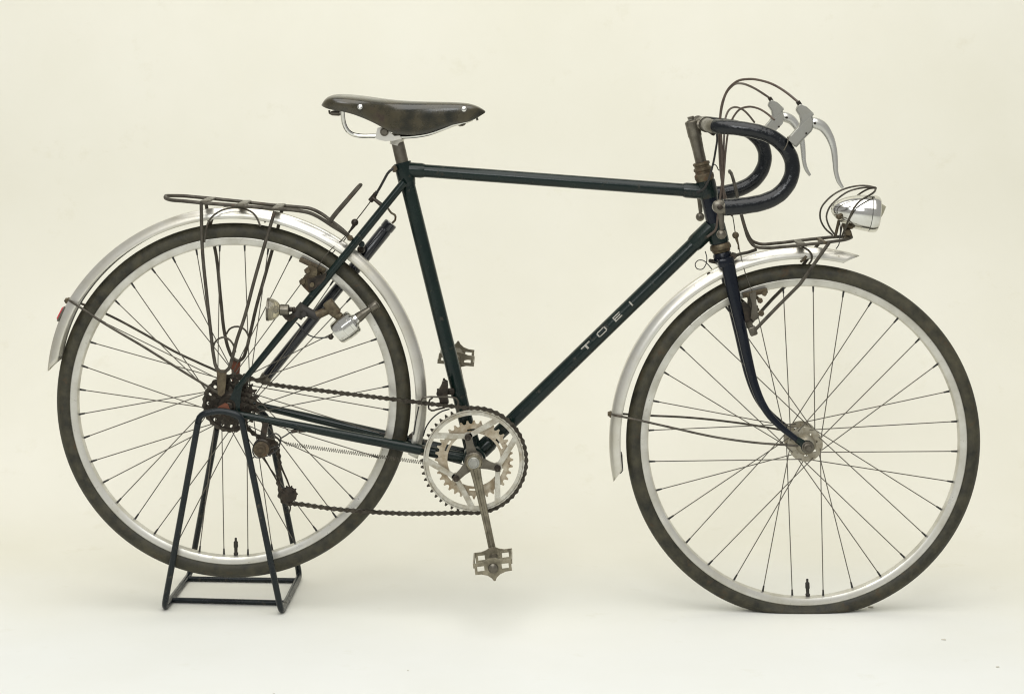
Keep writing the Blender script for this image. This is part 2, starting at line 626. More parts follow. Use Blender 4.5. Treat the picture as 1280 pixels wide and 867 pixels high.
wheel(FC, True, 32, 7.4, 3, .0335, .033, HUBM, "wheel with the flat tyre squashed on the floor")
wheel(RC, False, 40, 5.2, 4, .0330, .026, STEEL)


# ---- frame: lugs and shells are the part's own mesh, tubes are sub-parts
def tube_between(a, b, r, inset=0.0):
    return bar(a, b, r, n=24)


ST_TOP, HT = P(504, 208), None
H0, H1 = P(875.6, 200), P(901.6, 313)           # on the steering axis
hd = (H1 - H0).normalized()
HT_TOP, HT_BOT = H0 + hd * (24 / PPM), H0 + hd * (105 / PPM)
hpt = lambda py: H0 + hd * ((py - 200) / PPM / abs(hd.z))
TT_A, TT_B = P(505, 211.6), P(882, 239.6)
DT_A, DT_B = P(593, 571), P(889, 284)
NSA, NSB = P(505, 228, -.021), P(296, 486, -.064)
CSA, CSB = P(296, 517, -.064), P(578, 572, -.022)
mir = lambda v: Vector((v.x, -v.y, v.z))

lug = []
frame = obj("frame", lathe([(-.036, .0), (-.036, .0215), (-.0345, .0225), (.0345, .0225), (.036, .0215), (.036, 0)], BB, (0, 1, 0), 28), PAINT, bike)     # bottom bracket shell
sd = (BB - ST_TOP).normalized()
lug.append(lathe([(-.008, .0150), (-.008, .0168), (-.004, .0172), (.030, .0172), (.034, .0160), (.040, .0150)], ST_TOP + sd * .0, sd, 24))   # seat lug
ttd = (TT_B - TT_A).normalized()
lug.append(lathe([(.010, .0145), (.034, .0147), (.040, .0133)], TT_A, ttd, 20))
lug.append(lathe([(-.044, .0133), (-.038, .0150), (0, .0150)], TT_B, ttd, 20))
dtd = (DT_B - DT_A).normalized()
lug.append(lathe([(.018, .0168), (.040, .0168), (.047, .0148)], DT_A, dtd, 20))
lug.append(lathe([(-.050, .0150), (-.043, .0168), (0, .0168)], DT_B, dtd, 20))
lug.append(lathe([(-.052, .0148), (-.045, .0166), (-.015, .0166)], BB, sd, 20))
lug.append(lathe([(0, .0190), (.004, .0194), (.030, .0188), (.034, .0176)], hpt(226), hd, 24))       # upper head lug
lug.append(lathe([(-.040, .0176), (-.034, .0188), (-.004, .0194), (0, .0190)], hpt(303), hd, 24))
for s in (-1, 1):   # dropouts
    q = [(283, 503), (288, 497), (295, 480), (304, 478), (301, 495), (300, 512), (304, 521), (299, 525), (288, 520), (283, 513)]
    obj("dropout", plate_px([(a + (0 if s < 0 else 9), b - (0 if s < 0 else 13)) for a, b in q], s * .064 - .003, s * .064 + .003), PAINT, frame)
for vf in lug:
    obj("lug", vf, PAINT, frame)
obj("seat_tube", tube_between(ST_TOP + sd * .01, BB - sd * .018, .0143), PAINT, frame)
obj("top_tube", tube_between(TT_A + ttd * .014, TT_B - ttd * .014, .0127), PAINT, frame)
obj("down_tube", tube_between(DT_A + dtd * .02, DT_B - dtd * .012, .0143), PAINT, frame)
obj("head_tube", tube_between(hpt(224), hpt(304), .0168), BLUEPAINT, frame)
for f in (lambda v: v, mir):
    a, b = f(NSA), f(NSB)
    obj("seat_stay", sweep([(a, .0078), (a.lerp(b, .55), .0078), (a.lerp(b, .9), .0062), (b, .0055)], 14), PAINT, frame)
    a, b = f(CSA), f(CSB)
    obj("chain_stay", sweep([(a, .0062), (a.lerp(b, .3), .0085), (a.lerp(b, .65), .0098), (b, .0112)], 14), PAINT, frame)
obj("stay_bridge", bar(P(452, 305, -.022), P(452, 305, .028), .0062), PAINT, frame)
obj("clamp_bolt", join(bar(P(493, 210.5, -.016), P(493, 210.5, .016), .0042), hexnut(P(493, 210.5, -.017), .0062, .005), box(P(496, 212), (.016, .018, .010), None, .002)), RUSTY, frame)
# shallow grooves of cable clips on the top tube and a pump peg
obj("pump_peg", wire([(484, 259, .02), (489, 266, .045), (494.5, 271, .065), (494, 275, .068), (490, 279, .068)], .0022), RUSTY, frame)


# lettering on the down tube, laid round the tube's surface
def letter(strokes, u0, name="letter"):
    """strokes: boxes (u, v, du, dv) in letter units of metres along / round the tube"""
    d = dtd
    side = Vector((0, -1, 0))
    up = d.cross(side).normalized()
    if up.z < 0:
        up = -up
    R0 = .0143
    V, F = [], []
    for (u, v, du, dv) in strokes:
        o = len(V)
        nu, nv = 1, 3
        for k, rr in enumerate((R0 - .0004, R0 + .0005)):
            for i in (0, 1):
                for j in range(nv + 1):
                    ang = (v + dv * j / nv) / R0
                    V.append(DT_A + d * (u0 + u + du * i) + (side * math.cos(ang) + up * math.sin(ang)) * rr)
        n2 = nv + 1
        for j in range(nv):
            F.append((o + j, o + j + 1, o + n2 + j + 1, o + n2 + j))
            b = o + 2 * n2
            F.append((b + j, b + n2 + j, b + n2 + j + 1, b + j + 1))
            F.append((o + j, b + j, b + j + 1, o + j + 1))
            F.append((o + n2 + j, o + n2 + j + 1, b + n2 + j + 1, b + n2 + j))
        b = o + 2 * n2
        F.append((o, o + n2, b + n2, b))
        F.append((o + nv, b + nv, b + n2 + nv, o + n2 + nv))
    return obj(name, (V, F), LETTERM, None)


def put_letter(strokes, px):
    u0 = ((P(px, 0).x - DT_A.x) / dtd.x)
    o = letter(strokes, u0)
    o.parent = frame
    o.location = WLOC[o.name] - wl(frame)


Wd, Ht, st = .0225, .0105, .0026         # wide, low capitals
vb = -.0012
put_letter([(0, vb + Ht - st, Wd, st), (Wd / 2 - st * .8, vb, st * 1.6, Ht - st)], 729.5)
put_letter([(st, vb, Wd - 2 * st, st * .8), (st, vb + Ht - st * .8, Wd - 2 * st, st * .8), (0, vb + st * .5, st, Ht - st), (Wd - st, vb + st * .5, st, Ht - st)], 748.5)
s3 = Ht / 5
put_letter([(0, vb, st, Ht), (st, vb, Wd * .82 - st, s3 * 1.1), (st, vb + s3 * 1.95, Wd * .74 - st, s3), (st, vb + s3 * 3.9, Wd * .82 - st, s3 * 1.1)], 768.8)
put_letter([(0, vb, st * 1.15, Ht)], 789.2)

# ---- fork, headset, stem
FB = [(908.3, 322, -.027, .0138), (914, 352, -.030, .0130), (921, 386, -.032, .0115), (928.5, 420, -.031, .0103), (936, 454, -.033, .0094), (943.5, 482, -.036, .0084),
      (952, 503, -.040, .0078), (963, 520, -.044, .0070), (977, 534, -.049, .0064), (992, 546, -.053, .0058), (1001, 553, -.054, .0055)]
crown = join(lathe([(-.016, .0160), (-.012, .0185), (0, .0185), (.004, .0150)], hpt(325), hd, 20),
             box(hpt(326), (.030, .078, .020), Matrix.Rotation(math.radians(-12.5), 4, 'Y'), .006))
fork = obj("fork", crown, BLUEPAINT, bike)
for s in (1, -1):
    pth = catmull([(P(a, b, y), r) for a, b, y, r in FB], .012)
    if s < 0:
        pth = [(mir(p), r) for p, r in pth]
    obj("fork_blade", sweep(pth, 16, sq=(1.0, .85), ref=(0, 1, 0)), BLUEPAINT, fork)
    c = FC + Vector((0, -.058 * s, 0))
    tip = P(996, 549, -.056)
    if s < 0:
        tip = mir(tip)
    obj("fork_end", join(lathe([(-.003, .0125), (.003, .0125)], c, (0, 1, 0), 20), sweep([(tip, .0062), (tip.lerp(c, .6), .0075)], 12, sq=(1, .6), ref=(0, 1, 0))), PAINT, fork)
    obj("axle_nut", join(lathe([(0, .0115), (.002, .0115), (.0025, .0095), (.009, .0090), (.010, .0065), (.0125, .0052), (.0130, .001)], FC + Vector((0, -.062 * s, 0)), (0, -s, 0), 20)), STEEL, fork)

hs = join(lathe([(0, .0135), (.001, .0165), (.005, .0168), (.007, .0150), (.010, .0150), (.012, .0178), (.016, .0180), (.018, .0160), (.022, .0160),
                 (.025, .0190), (.031, .0192), (.036, .0175), (.040, .0170)], hpt(202.5), hd, 28))
obj("headset", hs, RUSTY, bike)
obj("headset_race", lathe([(0, .0170), (.002, .0195), (.007, .0210), (.011, .0208), (.013, .0185), (.017, .0175), (.0175, .0120)], hpt(304), hd, 28), RUSTY, bike)
stem_mesh = join(lathe([(0, .0118), (.002, .0138), (.030, .0135), (.033, .0124), (.060, .0112), (.084, .0112)], hpt(151), hd, 24),
                 bar(hpt(157), P(883, 155.5), .0115, .0125, 18),
                 lathe([(-.017, .0145), (-.0185, .0155), (.0185, .0155), (.017, .0145)], P(882.7, 155.5), (0, 1, 0), 24))
stem = obj("stem", stem_mesh, STEEL, bike)
obj("expander_bolt", join(lathe([(-.004, .0095), (0, .0095), (.001, .0075)], hpt(150.5), -hd, 20), hexnut(hpt(147.5), .0066, .006, hd)), STEEL, stem)
obj("binder_bolt", join(bar(P(891.5, 167, -.012), P(891.5, 167, .012), .0032), hexnut(P(891.5, 167, -.013), .0048, .005), bar(P(884, 163), P(891, 167.5), .003)), GREASE, stem)

# ---- handlebar: bare middle is the part's own mesh, taped drops are sub-parts
obj_bar = obj("handlebar", bar(P(882.7, 155.5, 0) + Vector((0, -.105, 0)), P(882.7, 155.5, 0) + Vector((0, .105, 0)), .0127, n=20), STEEL, bike)
BARP = [(884.6, 155.8, -.098, .0132), (887, 157.2, -.135, .0135), (890.5, 158, -.160, .0136), (899, 158.6, -.178, .0137), (912, 159.2, -.188, .0137), (930, 161.5, -.194, .0138),
        (950, 165.5, -.197, .0138), (966, 171.8, -.198, .0139), (979, 182, -.199, .0140), (988.5, 197, -.200, .0141), (990.5, 213, -.201, .0143), (985, 230, -.202, .0146),
        (973, 243.5, -.203, .0150), (956, 252, -.204, .0154), (936, 256.3, -.205, .0156), (918, 258.3, -.206, .0156), (905, 259.3, -.207, .0155)]
barpath = catmull([(P(a, b, y), r) for a, b, y, r in BARP], .009)
bend_path = catmull([(P(a, b, y), r) for a, b, y, r in BARP], .0045)
for s in (1, -1):
    # bare knuckle, then tape wound with a faint step at every turn
    pth = [((p if s > 0 else mir(p) - Vector((0, 0, .0042 * max(0.0, 1 - max(0.0, p.x - .43) / .10) * min(1.0, (abs(p.y) - .09) / .06)))), r) for p, r in bend_path]
    cut = next(i for i, (p, r) in enumerate(bend_path) if p.y < -.170)
    obj("bar_bend", sweep([(p, .0127) for p, r in pth[:cut + 4]], 18), STEEL, obj_bar)
    obj("handlebar_tape", sweep([(p, r + (0.00016 if (i // 3) % 2 == 0 else -0.00008)) for i, (p, r) in enumerate(pth[cut:])], 20), TAPE, obj_bar)

# ---- bar-end shift levers with round knobs
for s in (1, -1):
    f = (lambda v: v) if s > 0 else mir
    c = f(P(899, 258.5, -.207))
    body = join(lathe([(-.012, .0085), (-.010, .0125), (.010, .0125), (.012, .0085)], c, (0, 1, 0), 24),
                bar(f(P(907, 259.2, -.207)), c, .0150, .0105, 18))
    lv = obj("shift_lever", body, STEEL, bike)
    obj("lever_screw", join(lathe([(0, .0052), (.003, .0050), (.004, .0035)], c + Vector((0, -.012 * s, 0)), (0, -s, 0), 16)), GREASE, lv)
    k1, k2 = f(P(901.5, 268, -.209)), f(P(902.5, 287, -.209))
    obj("lever_arm", join(sweep([(f(P(900, 263, -.207)), .0072), (k1, .0058), (k2, .0038)], 12, sq=(1, .7), ref=(0, 1, 0)), ball(f(P(901.8, 293, -.209)), .0092, sc=(1, .85, 1))), STEEL, lv)

# ---- brake levers
for s in (1, -1):
    f = (lambda v: v) if s > 0 else mir
    Y = -.203
    hood = plate_px([(983, 173), (989, 168), (997, 159), (1001, 152), (999.5, 145), (994.5, 137.5), (997.5, 131.5), (1001, 129.5), (1007, 133), (1017.5, 142.5),
                     (1014, 146), (1017, 152), (1014.5, 163.5), (1006, 172), (994.5, 184.5)], Y - .009, Y + .009)
    hood = ([f(v) for v in hood[0]], hood[1])
    lv = obj("brake_lever", hood, CASTALU, bike, 50)
    bm = bmesh.new()
    bm.from_mesh(lv.data)
    bmesh.ops.bevel(bm, geom=[e for e in bm.edges if e.calc_face_angle(0) > .4], offset=.0016, segments=2, affect='EDGES')
    bm.to_mesh(lv.data)
    bm.free()
    # raised side plate of the body
    for q in (-1, 1):
        yy = Y + q * .0102
        v = plate_px([(985, 175), (995, 165.5), (1003, 155.5), (1013.5, 146.5), (1015.8, 153), (1013.5, 162.5), (1005.5, 170.5), (994.5, 182)], yy - .0016, yy + .0016)
        obj("side_plate", ([f(p) for p in v[0]], v[1]), CASTALU, lv)
    blade = catmull([(P(1012, 152, Y), .0085), (P(1019, 154, Y), .0105), (P(1027, 157.5, Y), .0098), (P(1035.5, 168, Y), .0078), (P(1041.5, 183.5, Y), .0062), (P(1044, 202, Y), .0052),
                     (P(1045, 215, Y), .0044), (P(1048.5, 227, Y), .0040), (P(1053.5, 235, Y), .0028)], .006)
    obj("lever_blade", sweep([(f(p), r) for p, r in blade], 12, sq=(1.0, .9), ref=(0, 1, 0)), BLADEALU, lv)
    for (a, b, r) in ((1018.6, 154.3, .0024), (1007.8, 166.8, .0020)):
        obj("pivot_pin", ([f(p) for p in bar(P(a, b, Y - .014), P(a, b, Y + .014), r, n=10)[0]], bar(P(a, b, 0), P(a, b, .01), r, n=10)[1]), GREASE, lv)
    obj("ferrule", ([f(p) for p in bar(P(997, 127, Y), P(1000.5, 132, Y), .0042)[0]], bar(P(997, 127, Y), P(1000.5, 132, Y), .0042)[1]), GREASE, lv)
    cl = wire([(979.5, 188, -.2125), (983, 182, -.215), (985.5, 174, -.214), (984.5, 171.5, -.206)], .0012)
    obj("band_clip", ([f(p) for p in cl[0]], cl[1]), STEEL, lv)

# ---- cables
obj("brake_cable", wire([(998, 128, -.203), (984, 116.5, -.190), (968, 106.5, -.165), (950, 100.5, -.130), (936, 99, -.100), (921, 102, -.075), (910, 112, -.06), (903, 128, -.055),
                         (900.2, 148, -.052), (901.5, 172, -.050), (902.8, 200, -.046), (902.5, 228, -.040), (900, 250, -.034), (897, 272, -.030), (894, 288, -.026), (884, 296, -.022)], .0024), CABLE, bike)
obj("brake_cable", wire([P(964, 124, .214) if False else mir(P(998, 128, -.203)), P(952, 116, .17), P(940, 109, .12), P(926, 104.5, .06), P(916, 107, .01), P(907, 118, -.02), P(901.5, 138, -.038),
                         P(899.3, 160, -.042), P(899.5, 190, -.036), P(901, 215, -.03), P(905, 240, -.022), P(911, 258, -.014), P(915, 270, -.008)], .0024), BLACKWIRE if False else CABLE, bike)
# gear cables looping from the bar
obj("gear_cable", wire([(968, 150, -.150), (958, 141.5, -.130), (947, 135.5, -.105), (935.5, 133.6, -.085), (924.5, 137, -.07), (917, 146, -.06), (911, 162, -.055), (907.5, 185, -.05), (905.5, 210, -.045),
                        (904, 235, -.04), (905, 250, -.035)], .0021), CABLE, bike)
obj("gear_cable", wire([(943, 153, .14), (935, 143, .11), (928, 137, .08), (919, 134, .05), (911, 138, .02), (907, 147, -.0), (905.5, 165, -.02), (904.5, 190, -.028), (903.5, 215, -.03), (901, 240, -.028)], .0021), CABLE, bike)
obj("lamp_wire", wire([(894.5, 160, -.03), (896.5, 172, -.03), (894.5, 188, -.03), (892, 202, -.03), (889, 214, -.03), (884.5, 228, -.028), (879, 237, -.022), (871, 240.5, -.015)], .0021), BLACKWIRE, bike)
obj("lamp_wire", wire([(891, 207, -.03), (893.5, 205.5, -.03), (896, 208, -.03), (898, 212.5, -.03), (901, 213.5, -.03), (902.5, 210, -.032)], .0011), BLACKWIRE, bike)
obj("lamp_wire", wire([(881.5, 314, -.005), (883.5, 322, -.005), (882.5, 330, -.005), (877.5, 336.5, -.007), (871, 335.5, -.009), (869, 330, -.011), (872.5, 325.5, -.013), (879, 325.5, -.015),
                       (884.5, 330, -.017), (890, 336.5, -.018)], .0010, step=.003), BLACKWIRE, bike)

# ---- saddle
SEC = [(404.6, 130.6, 131.8, .050), (405.4, 129, 133, .054), (408, 123.8, 134.6, .063), (413, 119.2, 136.8, .072), (422, 117.6, 138.6, .079), (435, 118.0, 140.5, .080), (450, 119.4, 145, .077), (463, 121, 150.5, .069),
       (475, 122.8, 156.5, .058), (486, 124.2, 163.5, .049), (495, 125.2, 168, .043), (512, 126.4, 170.3, .036), (528, 127, 168.5, .031), (541, 127.2, 165.5, .029), (552, 127.5, 161, .0275),
       (562, 127.7, 157.5, .0265), (577, 128.2, 154.5, .0255), (588, 129.6, 152.5, .0230), (597, 132.6, 148, .0180), (603, 136, 144, .0110), (607.5, 139.2, 141, .0035)]
V, F = [], []
HP = [(1.0, 0.0), (1.02, .22), (1.04, .48), (1.02, .70), (.93, .86), (.74, .945), (.45, .985), (.2, .998), (0, 1.0)]
rows = []
for px, tp_, bt, w in SEC:
    zt, zb = P(px, tp_, .0).z, P(px, bt, -w).z
    x = P(px, 0, 0).x
    row = [(x, -w * a, zb + (zt - zb) * b) for a, b in HP] + [(x, w * a, zb + (zt - zb) * b) for a, b in reversed(HP[:-1])]
    rows.append(row)
n = len(rows[0])
for row in rows:
    V += [Vector(p) for p in row]
for i in range(len(rows) - 1):
    for k in range(n - 1):
        F.append((i * n + k, i * n + k + 1, (i + 1) * n + k + 1, (i + 1) * n + k))
F.append(tuple(range(n)))
saddle = obj("saddle", (V, F), LEATHER, bike, 80)
md = saddle.modifiers.new("thick", 'SOLIDIFY')
md.thickness = .004
md.offset = -1
sub = saddle.modifiers.new("smooth", 'SUBSURF')
sub.levels = sub.render_levels = 2


def rivet(px, py, Y, r, axis):
    obj("rivet", lathe([(-.002, r * .9), (.0006, r), (.0016, r * .75), (.0021, r * .3), (.0022, .0001)], P(px, py, Y), axis, 18), CHROME, saddle)


rivet(450, 133.8, -.0805, .0052, (0, -1, .30))
rivet(429, 124.5, -.0735, .0030, (-.2, -1, .7))
rivet(580, 136.5, -.0272, .0052, (0.05, -1, .15))
for s in (1, -1):
    Y = -.030 * s
    obj("saddle_rail", wire([(428, 136, Y * 1.5), (428.5, 146, Y * 1.35), (430.5, 156, Y * 1.2), (434.5, 163.5, Y * 1.1), (441, 168, Y), (450, 169.8, Y), (468, 170, Y * .95), (490, 170.8, Y * .85), (512, 170.6, Y * .7),
                             (535, 167.3, Y * .55), (555, 160.5, Y * .45), (568, 155.5, Y * .35), (580, 152.5, Y * .25), (590, 149, Y * .2)], .0043, 10), CHROME, saddle)
obj("saddle_clamp", join(plate_px([(469, 172.5), (472, 160), (477, 159), (487, 164.5), (493, 170), (500, 169.5), (502, 173.5), (492, 176), (482, 176.5), (474, 175)], -.037, -.029),
                         plate_px([(469, 172.5), (472, 160), (477, 159), (487, 164.5), (493, 170), (500, 169.5), (502, 173.5), (492, 176), (482, 176.5), (474, 175)], .029, .037),
                         bar(P(481, 168, -.030), P(481, 168, .030), .006), lathe([(-.012, .013), (.012, .013)], P(497, 174), (.24, 0, 1), 20)), ALU, saddle)
obj("clamp_nut", join(hexnut(P(480.5, 164.8, -.041), .0068, .007), lathe([(0, .0085), (.0015, .0085)], P(480.5, 164.8, -.0375), (0, -1, 0), 18)), STEEL, saddle)
obj("bag_loop", join(wire([(411.5, 138, -.028), (412, 141.5, -.028), (420, 143.5, -.028), (426, 143, -.028), (427, 139, -.028)], .0022), wire([(411.5, 138, .02), (412, 141.5, .02), (420, 143.5, .02), (426, 143, .02), (427, 139, .02)], .0022),
                     box(P(420, 140.5, -.005), (.016, .055, .006), None, .001)), STEEL, saddle)
obj("nose_hook", join(wire([(571, 154.5, -.008), (575, 156.8, -.008), (580, 155.5, -.008), (583, 151, -.006)], .0024), bar(P(596, 147, -.004), P(596.8, 150.6, -.004), .0022)), STEEL, saddle)
obj("seat_post", join(bar(P(496.5, 176), ST_TOP + sd * .01, .0124, n=20)), STEEL, bike)


# ---- mudguards
def mudguard(C, a0, a1, rc, re, label=None, tip0=6.0, tip1=6.0, pull=0.0):
    """Curved sheet over the wheel from angle a0 to a1 (degrees, 0 = forward, 90 = up)."""
    prof = [(-.0225, re), (-.0226, re + .004), (-.0218, re + .0095), (-.0190, re + .0145), (-.0150, rc - .0024), (-.0128, rc - .0038), (-.0098, rc - .0004), (-.005, rc), (0, rc + .0002)]
    prof = prof + [(-y, r) for y, r in reversed(prof[:-1])]
    m = len(prof)
    N_ = 96
    V, F = [], []
    for i in range(N_ + 1):
        for y, r in prof:
            q = min(1.0, max(0.0, (rc - r) / (rc - re))) ** .8
            lo_, hi_ = a0 + tip0 * q, a1 - tip1 * q
            a = math.radians(lo_ + (hi_ - lo_) * i / N_)
            V.append(C + Vector((math.cos(a), 0, math.sin(a))) * (r - pull * max(0.0, (math.degrees(a) - 148) / 23) ** 1.3) + Vector((0, y, 0)))
    for i in range(N_):
        for k in range(m - 1):
            F.append((i * m + k, i * m + k + 1, (i + 1) * m + k + 1, (i + 1) * m + k))
    o = obj("mudguard", (V, F), ALU, bike, 40)
    md = o.modifiers.new("thick", 'SOLIDIFY')
    md.thickness = .0011
    md.offset = 0
    return o


mg_r = mudguard(RC, -17.5, 171, .3760, .3555, tip0=1.0, tip1=4.0, pull=.0095)
mg_f = mudguard(FC, 73.2, 191.8, .3780, .3575, tip0=4.6, tip1=3.4)
# stays
for s in (1, -1):
    Y = -.030 * s
    yb = -.070 * s
    if s > 0:
        obj("mudguard_stay", wire([(86, 375, -.004), (90, 377.5, -.028), (104, 386.5, -.033), (124, 400, -.037), (180, 433.5, -.050), (240, 471, -.063), (275, 492, -.071)], .0024), DARKWIRE, mg_r)
        obj("mudguard_stay", wire([(764.5, 517, -.004), (769, 519, -.026), (780, 521, -.030), (830, 532, -.037), (900, 547, -.047), (950, 553.5, -.056), (985, 556, -.060), (998, 557, -.060)], .0022), DARKWIRE, mg_f)
    else:
        obj("mudguard_stay", wire([(86, 374.5, .004), (92, 376, .028), (130, 391, .037), (180, 417, .050), (220, 440, .058), (250, 454, .062), (275, 466, .066), (298, 488, .072)], .0024), DARKWIRE, mg_r)
        obj("mudguard_stay", wire([(764.5, 516, .004), (771, 516.5, .026), (800, 518.5, .030), (860, 521.5, .038), (905, 526, .046), (950, 532.5, .052), (985, 539.5, .058), (1000, 545, .060)], .0022), DARKWIRE, mg_f)
obj("stay_clip", join(box(P(85.5, 376), (.009, .012, .012), Matrix.Rotation(math.radians(28), 4, 'Y'), .002), hexnut(P(83.5, 375.5), .005, .008, (-1, 0, .5))), RUSTY, mg_r)
obj("stay_clip", join(box(P(764, 517.5), (.008, .012, .012), None, .002), hexnut(P(761.8, 517), .005, .007, (-1, 0, 0))), RUSTY, mg_f)
ra = math.radians(153.2)
rdir = Vector((math.cos(ra), 0, math.sin(ra)))
rt = Vector((-math.sin(ra), 0, math.cos(ra)))
rot = Matrix((rt, Vector((0, 1, 0)), rdir)).transposed().to_4x4()
refl = obj("reflector", box(RC + rdir * .3765, (.026, .025, .007), rot, .002), REDREF, mg_r)
obj("reflector_bezel", box(RC + rdir * .3752, (.031, .029, .004), rot, .001), STEEL, refl)
obj("mudguard_bracket", join(plate_px([(886, 343.5), (888, 339.5), (896, 334), (899, 336), (891, 343)], -.010, .010), ball(P(886.2, 342.5, -.011), .004), bar(P(888, 326, -.012), P(888, 326, .012), .004), bar(P(888, 326), P(898, 328), .004)), GREASE, mg_f)
obj("mudguard_bracket", join(box(P(517, 544), (.010, .03, .010), None, .002), hexnut(P(514.5, 544.5, -.018), .0055, .008)), GREASE, mg_r)
obj("mud_flap", plate_px([(774.5, 566), (777.5, 566), (778.5, 585.5), (776, 589), (774, 590)], -.016, .016), BLACKRUB, mg_f)


# ---- luggage racks
rr = empty("luggage_rack", P(330, 262), bike)
for s in (1, -1):
    q = [(206.5, 246.4, -.004 * s), (207.5, 248 if s > 0 else 244.9, -.020 * s), (214, 250 if s > 0 else 244.7, -.036 * s), (228, 251.2 if s > 0 else 244.9, -.046 * s),
         (251, 253.4 if s > 0 else 246.9, -.050 * s), (300, 257.2 if s > 0 else 251.8, -.050 * s), (343, 261 if s > 0 else 256.6, -.050 * s), (372, 263.3 if s > 0 else 258.8, -.050 * s),
         (388, 266.5 if s > 0 else 260.8, -.049 * s), (402, 273.5 if s > 0 else 267.3, -.045 * s), (414, 281.5 if s > 0 else 276.3, -.040 * s), (428, 290 if s > 0 else 287, -.030 * s), (439, 298, -.022 * s)]
    obj("rack_rail", wire(q, .0036, 10), DARKWIRE, rr)
for (ax_, ay) in ((260.5, 250.6), (305, 254.6), (348.5, 259)):
    a, b = P(ax_ - 3.6, ay + 2.6, -.052), P(ax_ + 3.0, ay - 2.6, .052)
    obj("cross_bar", box((a + b) / 2 + Vector((0, 0, .001)), (.016, .108, .005), None, .0015), STEEL, rr)
obj("rack_leg", wire([(251.5, 253.5, -.052), (253.2, 315, -.056), (258, 365, -.060), (263.5, 415, -.066), (267.5, 447, -.071), (270, 458, -.073), (274, 463.2, -.074), (280, 464.4, -.074), (285.5, 461, -.074),
                      (289.5, 450, -.073), (296, 425, -.070), (304.5, 400, -.066), (318, 350, -.061), (331, 305, -.056), (343.5, 264, -.052)], .0034, 10), DARKWIRE, rr)
obj("rack_leg", wire([(256.5, 249, .052), (263, 285, .055), (270, 318, .058), (276, 375, .062), (281.5, 420, .067), (286, 437, .070), (291.5, 447.5, .072), (298, 450.8, .073), (303.5, 447.5, .073),
                      (307.5, 438, .071), (312, 420, .069), (320, 385, .064), (334, 335, .059), (345, 295, .055), (353, 260, .052)], .0034, 10), DARKWIRE, rr)
obj("leg_brace", wire([(266, 436, -.069), (268.5, 428, -.070), (274, 422.8, -.070), (281, 421.4, -.070), (288, 425.5, -.069), (293, 434, -.069), (294.3, 440, -.069)], .0019), DARKWIRE, rr)
obj("leg_brace", wire([(283, 417.5, .066), (286.5, 411.5, .066), (293, 408.2, .066), (301, 408.8, .066), (307, 413, .066), (310.5, 420, .067)], .0019), DARKWIRE, rr)
for s in (1, -1):
    dx, dy = (0, 0) if s > 0 else (6, -5)
    obj("mudguard_hoop", wire([(255.5 + dx, 303 + dy, -.056 * s), (257 + dx, 290 + dy, -.053 * s), (261 + dx, 276.5 + dy, -.047 * s), (272 + dx, 265.5 + dy, -.036 * s), (290 + dx, 259.8 + dy * .8, -.024 * s), (305 + dx, 261 + dy * .8, -.028 * s),
                               (316 + dx, 266 + dy, -.036 * s), (322 + dx, 274 + dy, -.046 * s), (325.5 + dx, 283 + dy, -.052 * s)], .0019), DARKWIRE, rr)
obj("leg_bracket", plate_px([(271, 462), (283.5, 462), (282.5, 478), (281, 491), (277, 495), (272.5, 493), (271.5, 478)], -.077, -.073), RUSTY, rr)
obj("leg_bracket", plate_px([(289, 449), (301, 449), (299.5, 466), (297, 481), (290, 481), (289.5, 465)], .073, .077), REDRUST, rr)
obj("rack_spring_clip", wire([P(411, 280, -.034), P(417, 271.5, -.034), P(433, 252.5, -.033), P(447, 236, -.031), P(450.5, 231.8, -.024), P(450.6, 231.6, -.008), P(450.6, 231.5, .008), P(450, 231.2, .022),
                              P(446.5, 235, .03), P(433, 250.5, .033), P(418, 268, .034), P(412, 276, .034)], .0036, 10), DARKWIRE, rr)
obj("rack_bolt", join(hexnut(P(437.5, 297.5, -.028), .0062, .008), bar(P(437.5, 297.5, -.03), P(443, 300, .02), .0035)), RUSTY, rr)

fr = empty("luggage_rack", P(990, 305), bike)
for s in (1, -1):
    yy = -.040 * s
    q = [P(914.5, 219.5, -.026 * s) + Vector((0, 0, 0)), P(918.5, 240, yy), P(923.5, 266, yy), P(928.5, 288, yy)]
    if s > 0:
        pts = [(912.5, 215.5, -.010), (914.5, 218, -.028), (919.5, 236, -.038), (925.5, 264, -.042), (931.5, 286, -.044), (936, 299, -.046), (944, 308.3, -.048), (954, 309.8, -.050), (975, 308.8, -.050), (1000, 306.4, -.048),
               (1025, 303.8, -.044), (1045, 301.4, -.036), (1058, 299.2, -.022), (1064.5, 296.5, -.006)]
    else:
        pts = [(912.5, 215, .010), (914, 216.5, .028), (919, 233, .038), (923.5, 254, .042), (929, 276, .044), (934, 291, .046), (940, 301, .048), (948.5, 304.6, .050), (970, 304, .050), (1000, 300.5, .048),
               (1025, 297.8, .044), (1045, 296, .036), (1058, 296, .022), (1064.5, 296, .006)]
    obj("rack_rail", wire(pts, .0032, 10), DARKWIRE, fr)
obj("backstop_tip", wire([(912.5, 215.5, -.012), (912, 214, 0), (912.5, 215, .012)], .0036, 10), STEEL, fr)
obj("rack_strut", wire([(1037, 302.5, -.046), (1000, 355, -.056), (970, 385, -.058), (942.5, 413.5, -.060)], .0034, 10, smooth=False), DARKWIRE, fr)
obj("rack_strut", wire([(1029, 296.5, .046), (993, 346, .056), (965, 374, .058), (938, 404, .060)], .0034, 10, smooth=False), DARKWIRE, fr)
obj("cross_bar", box(P(1000, 303.6), (.015, .098, .005), None, .0015), STEEL, fr)
obj("cross_bar", box(P(1027, 301, -.002), (.008, .088, .006), None, .0015), RUSTY, fr)
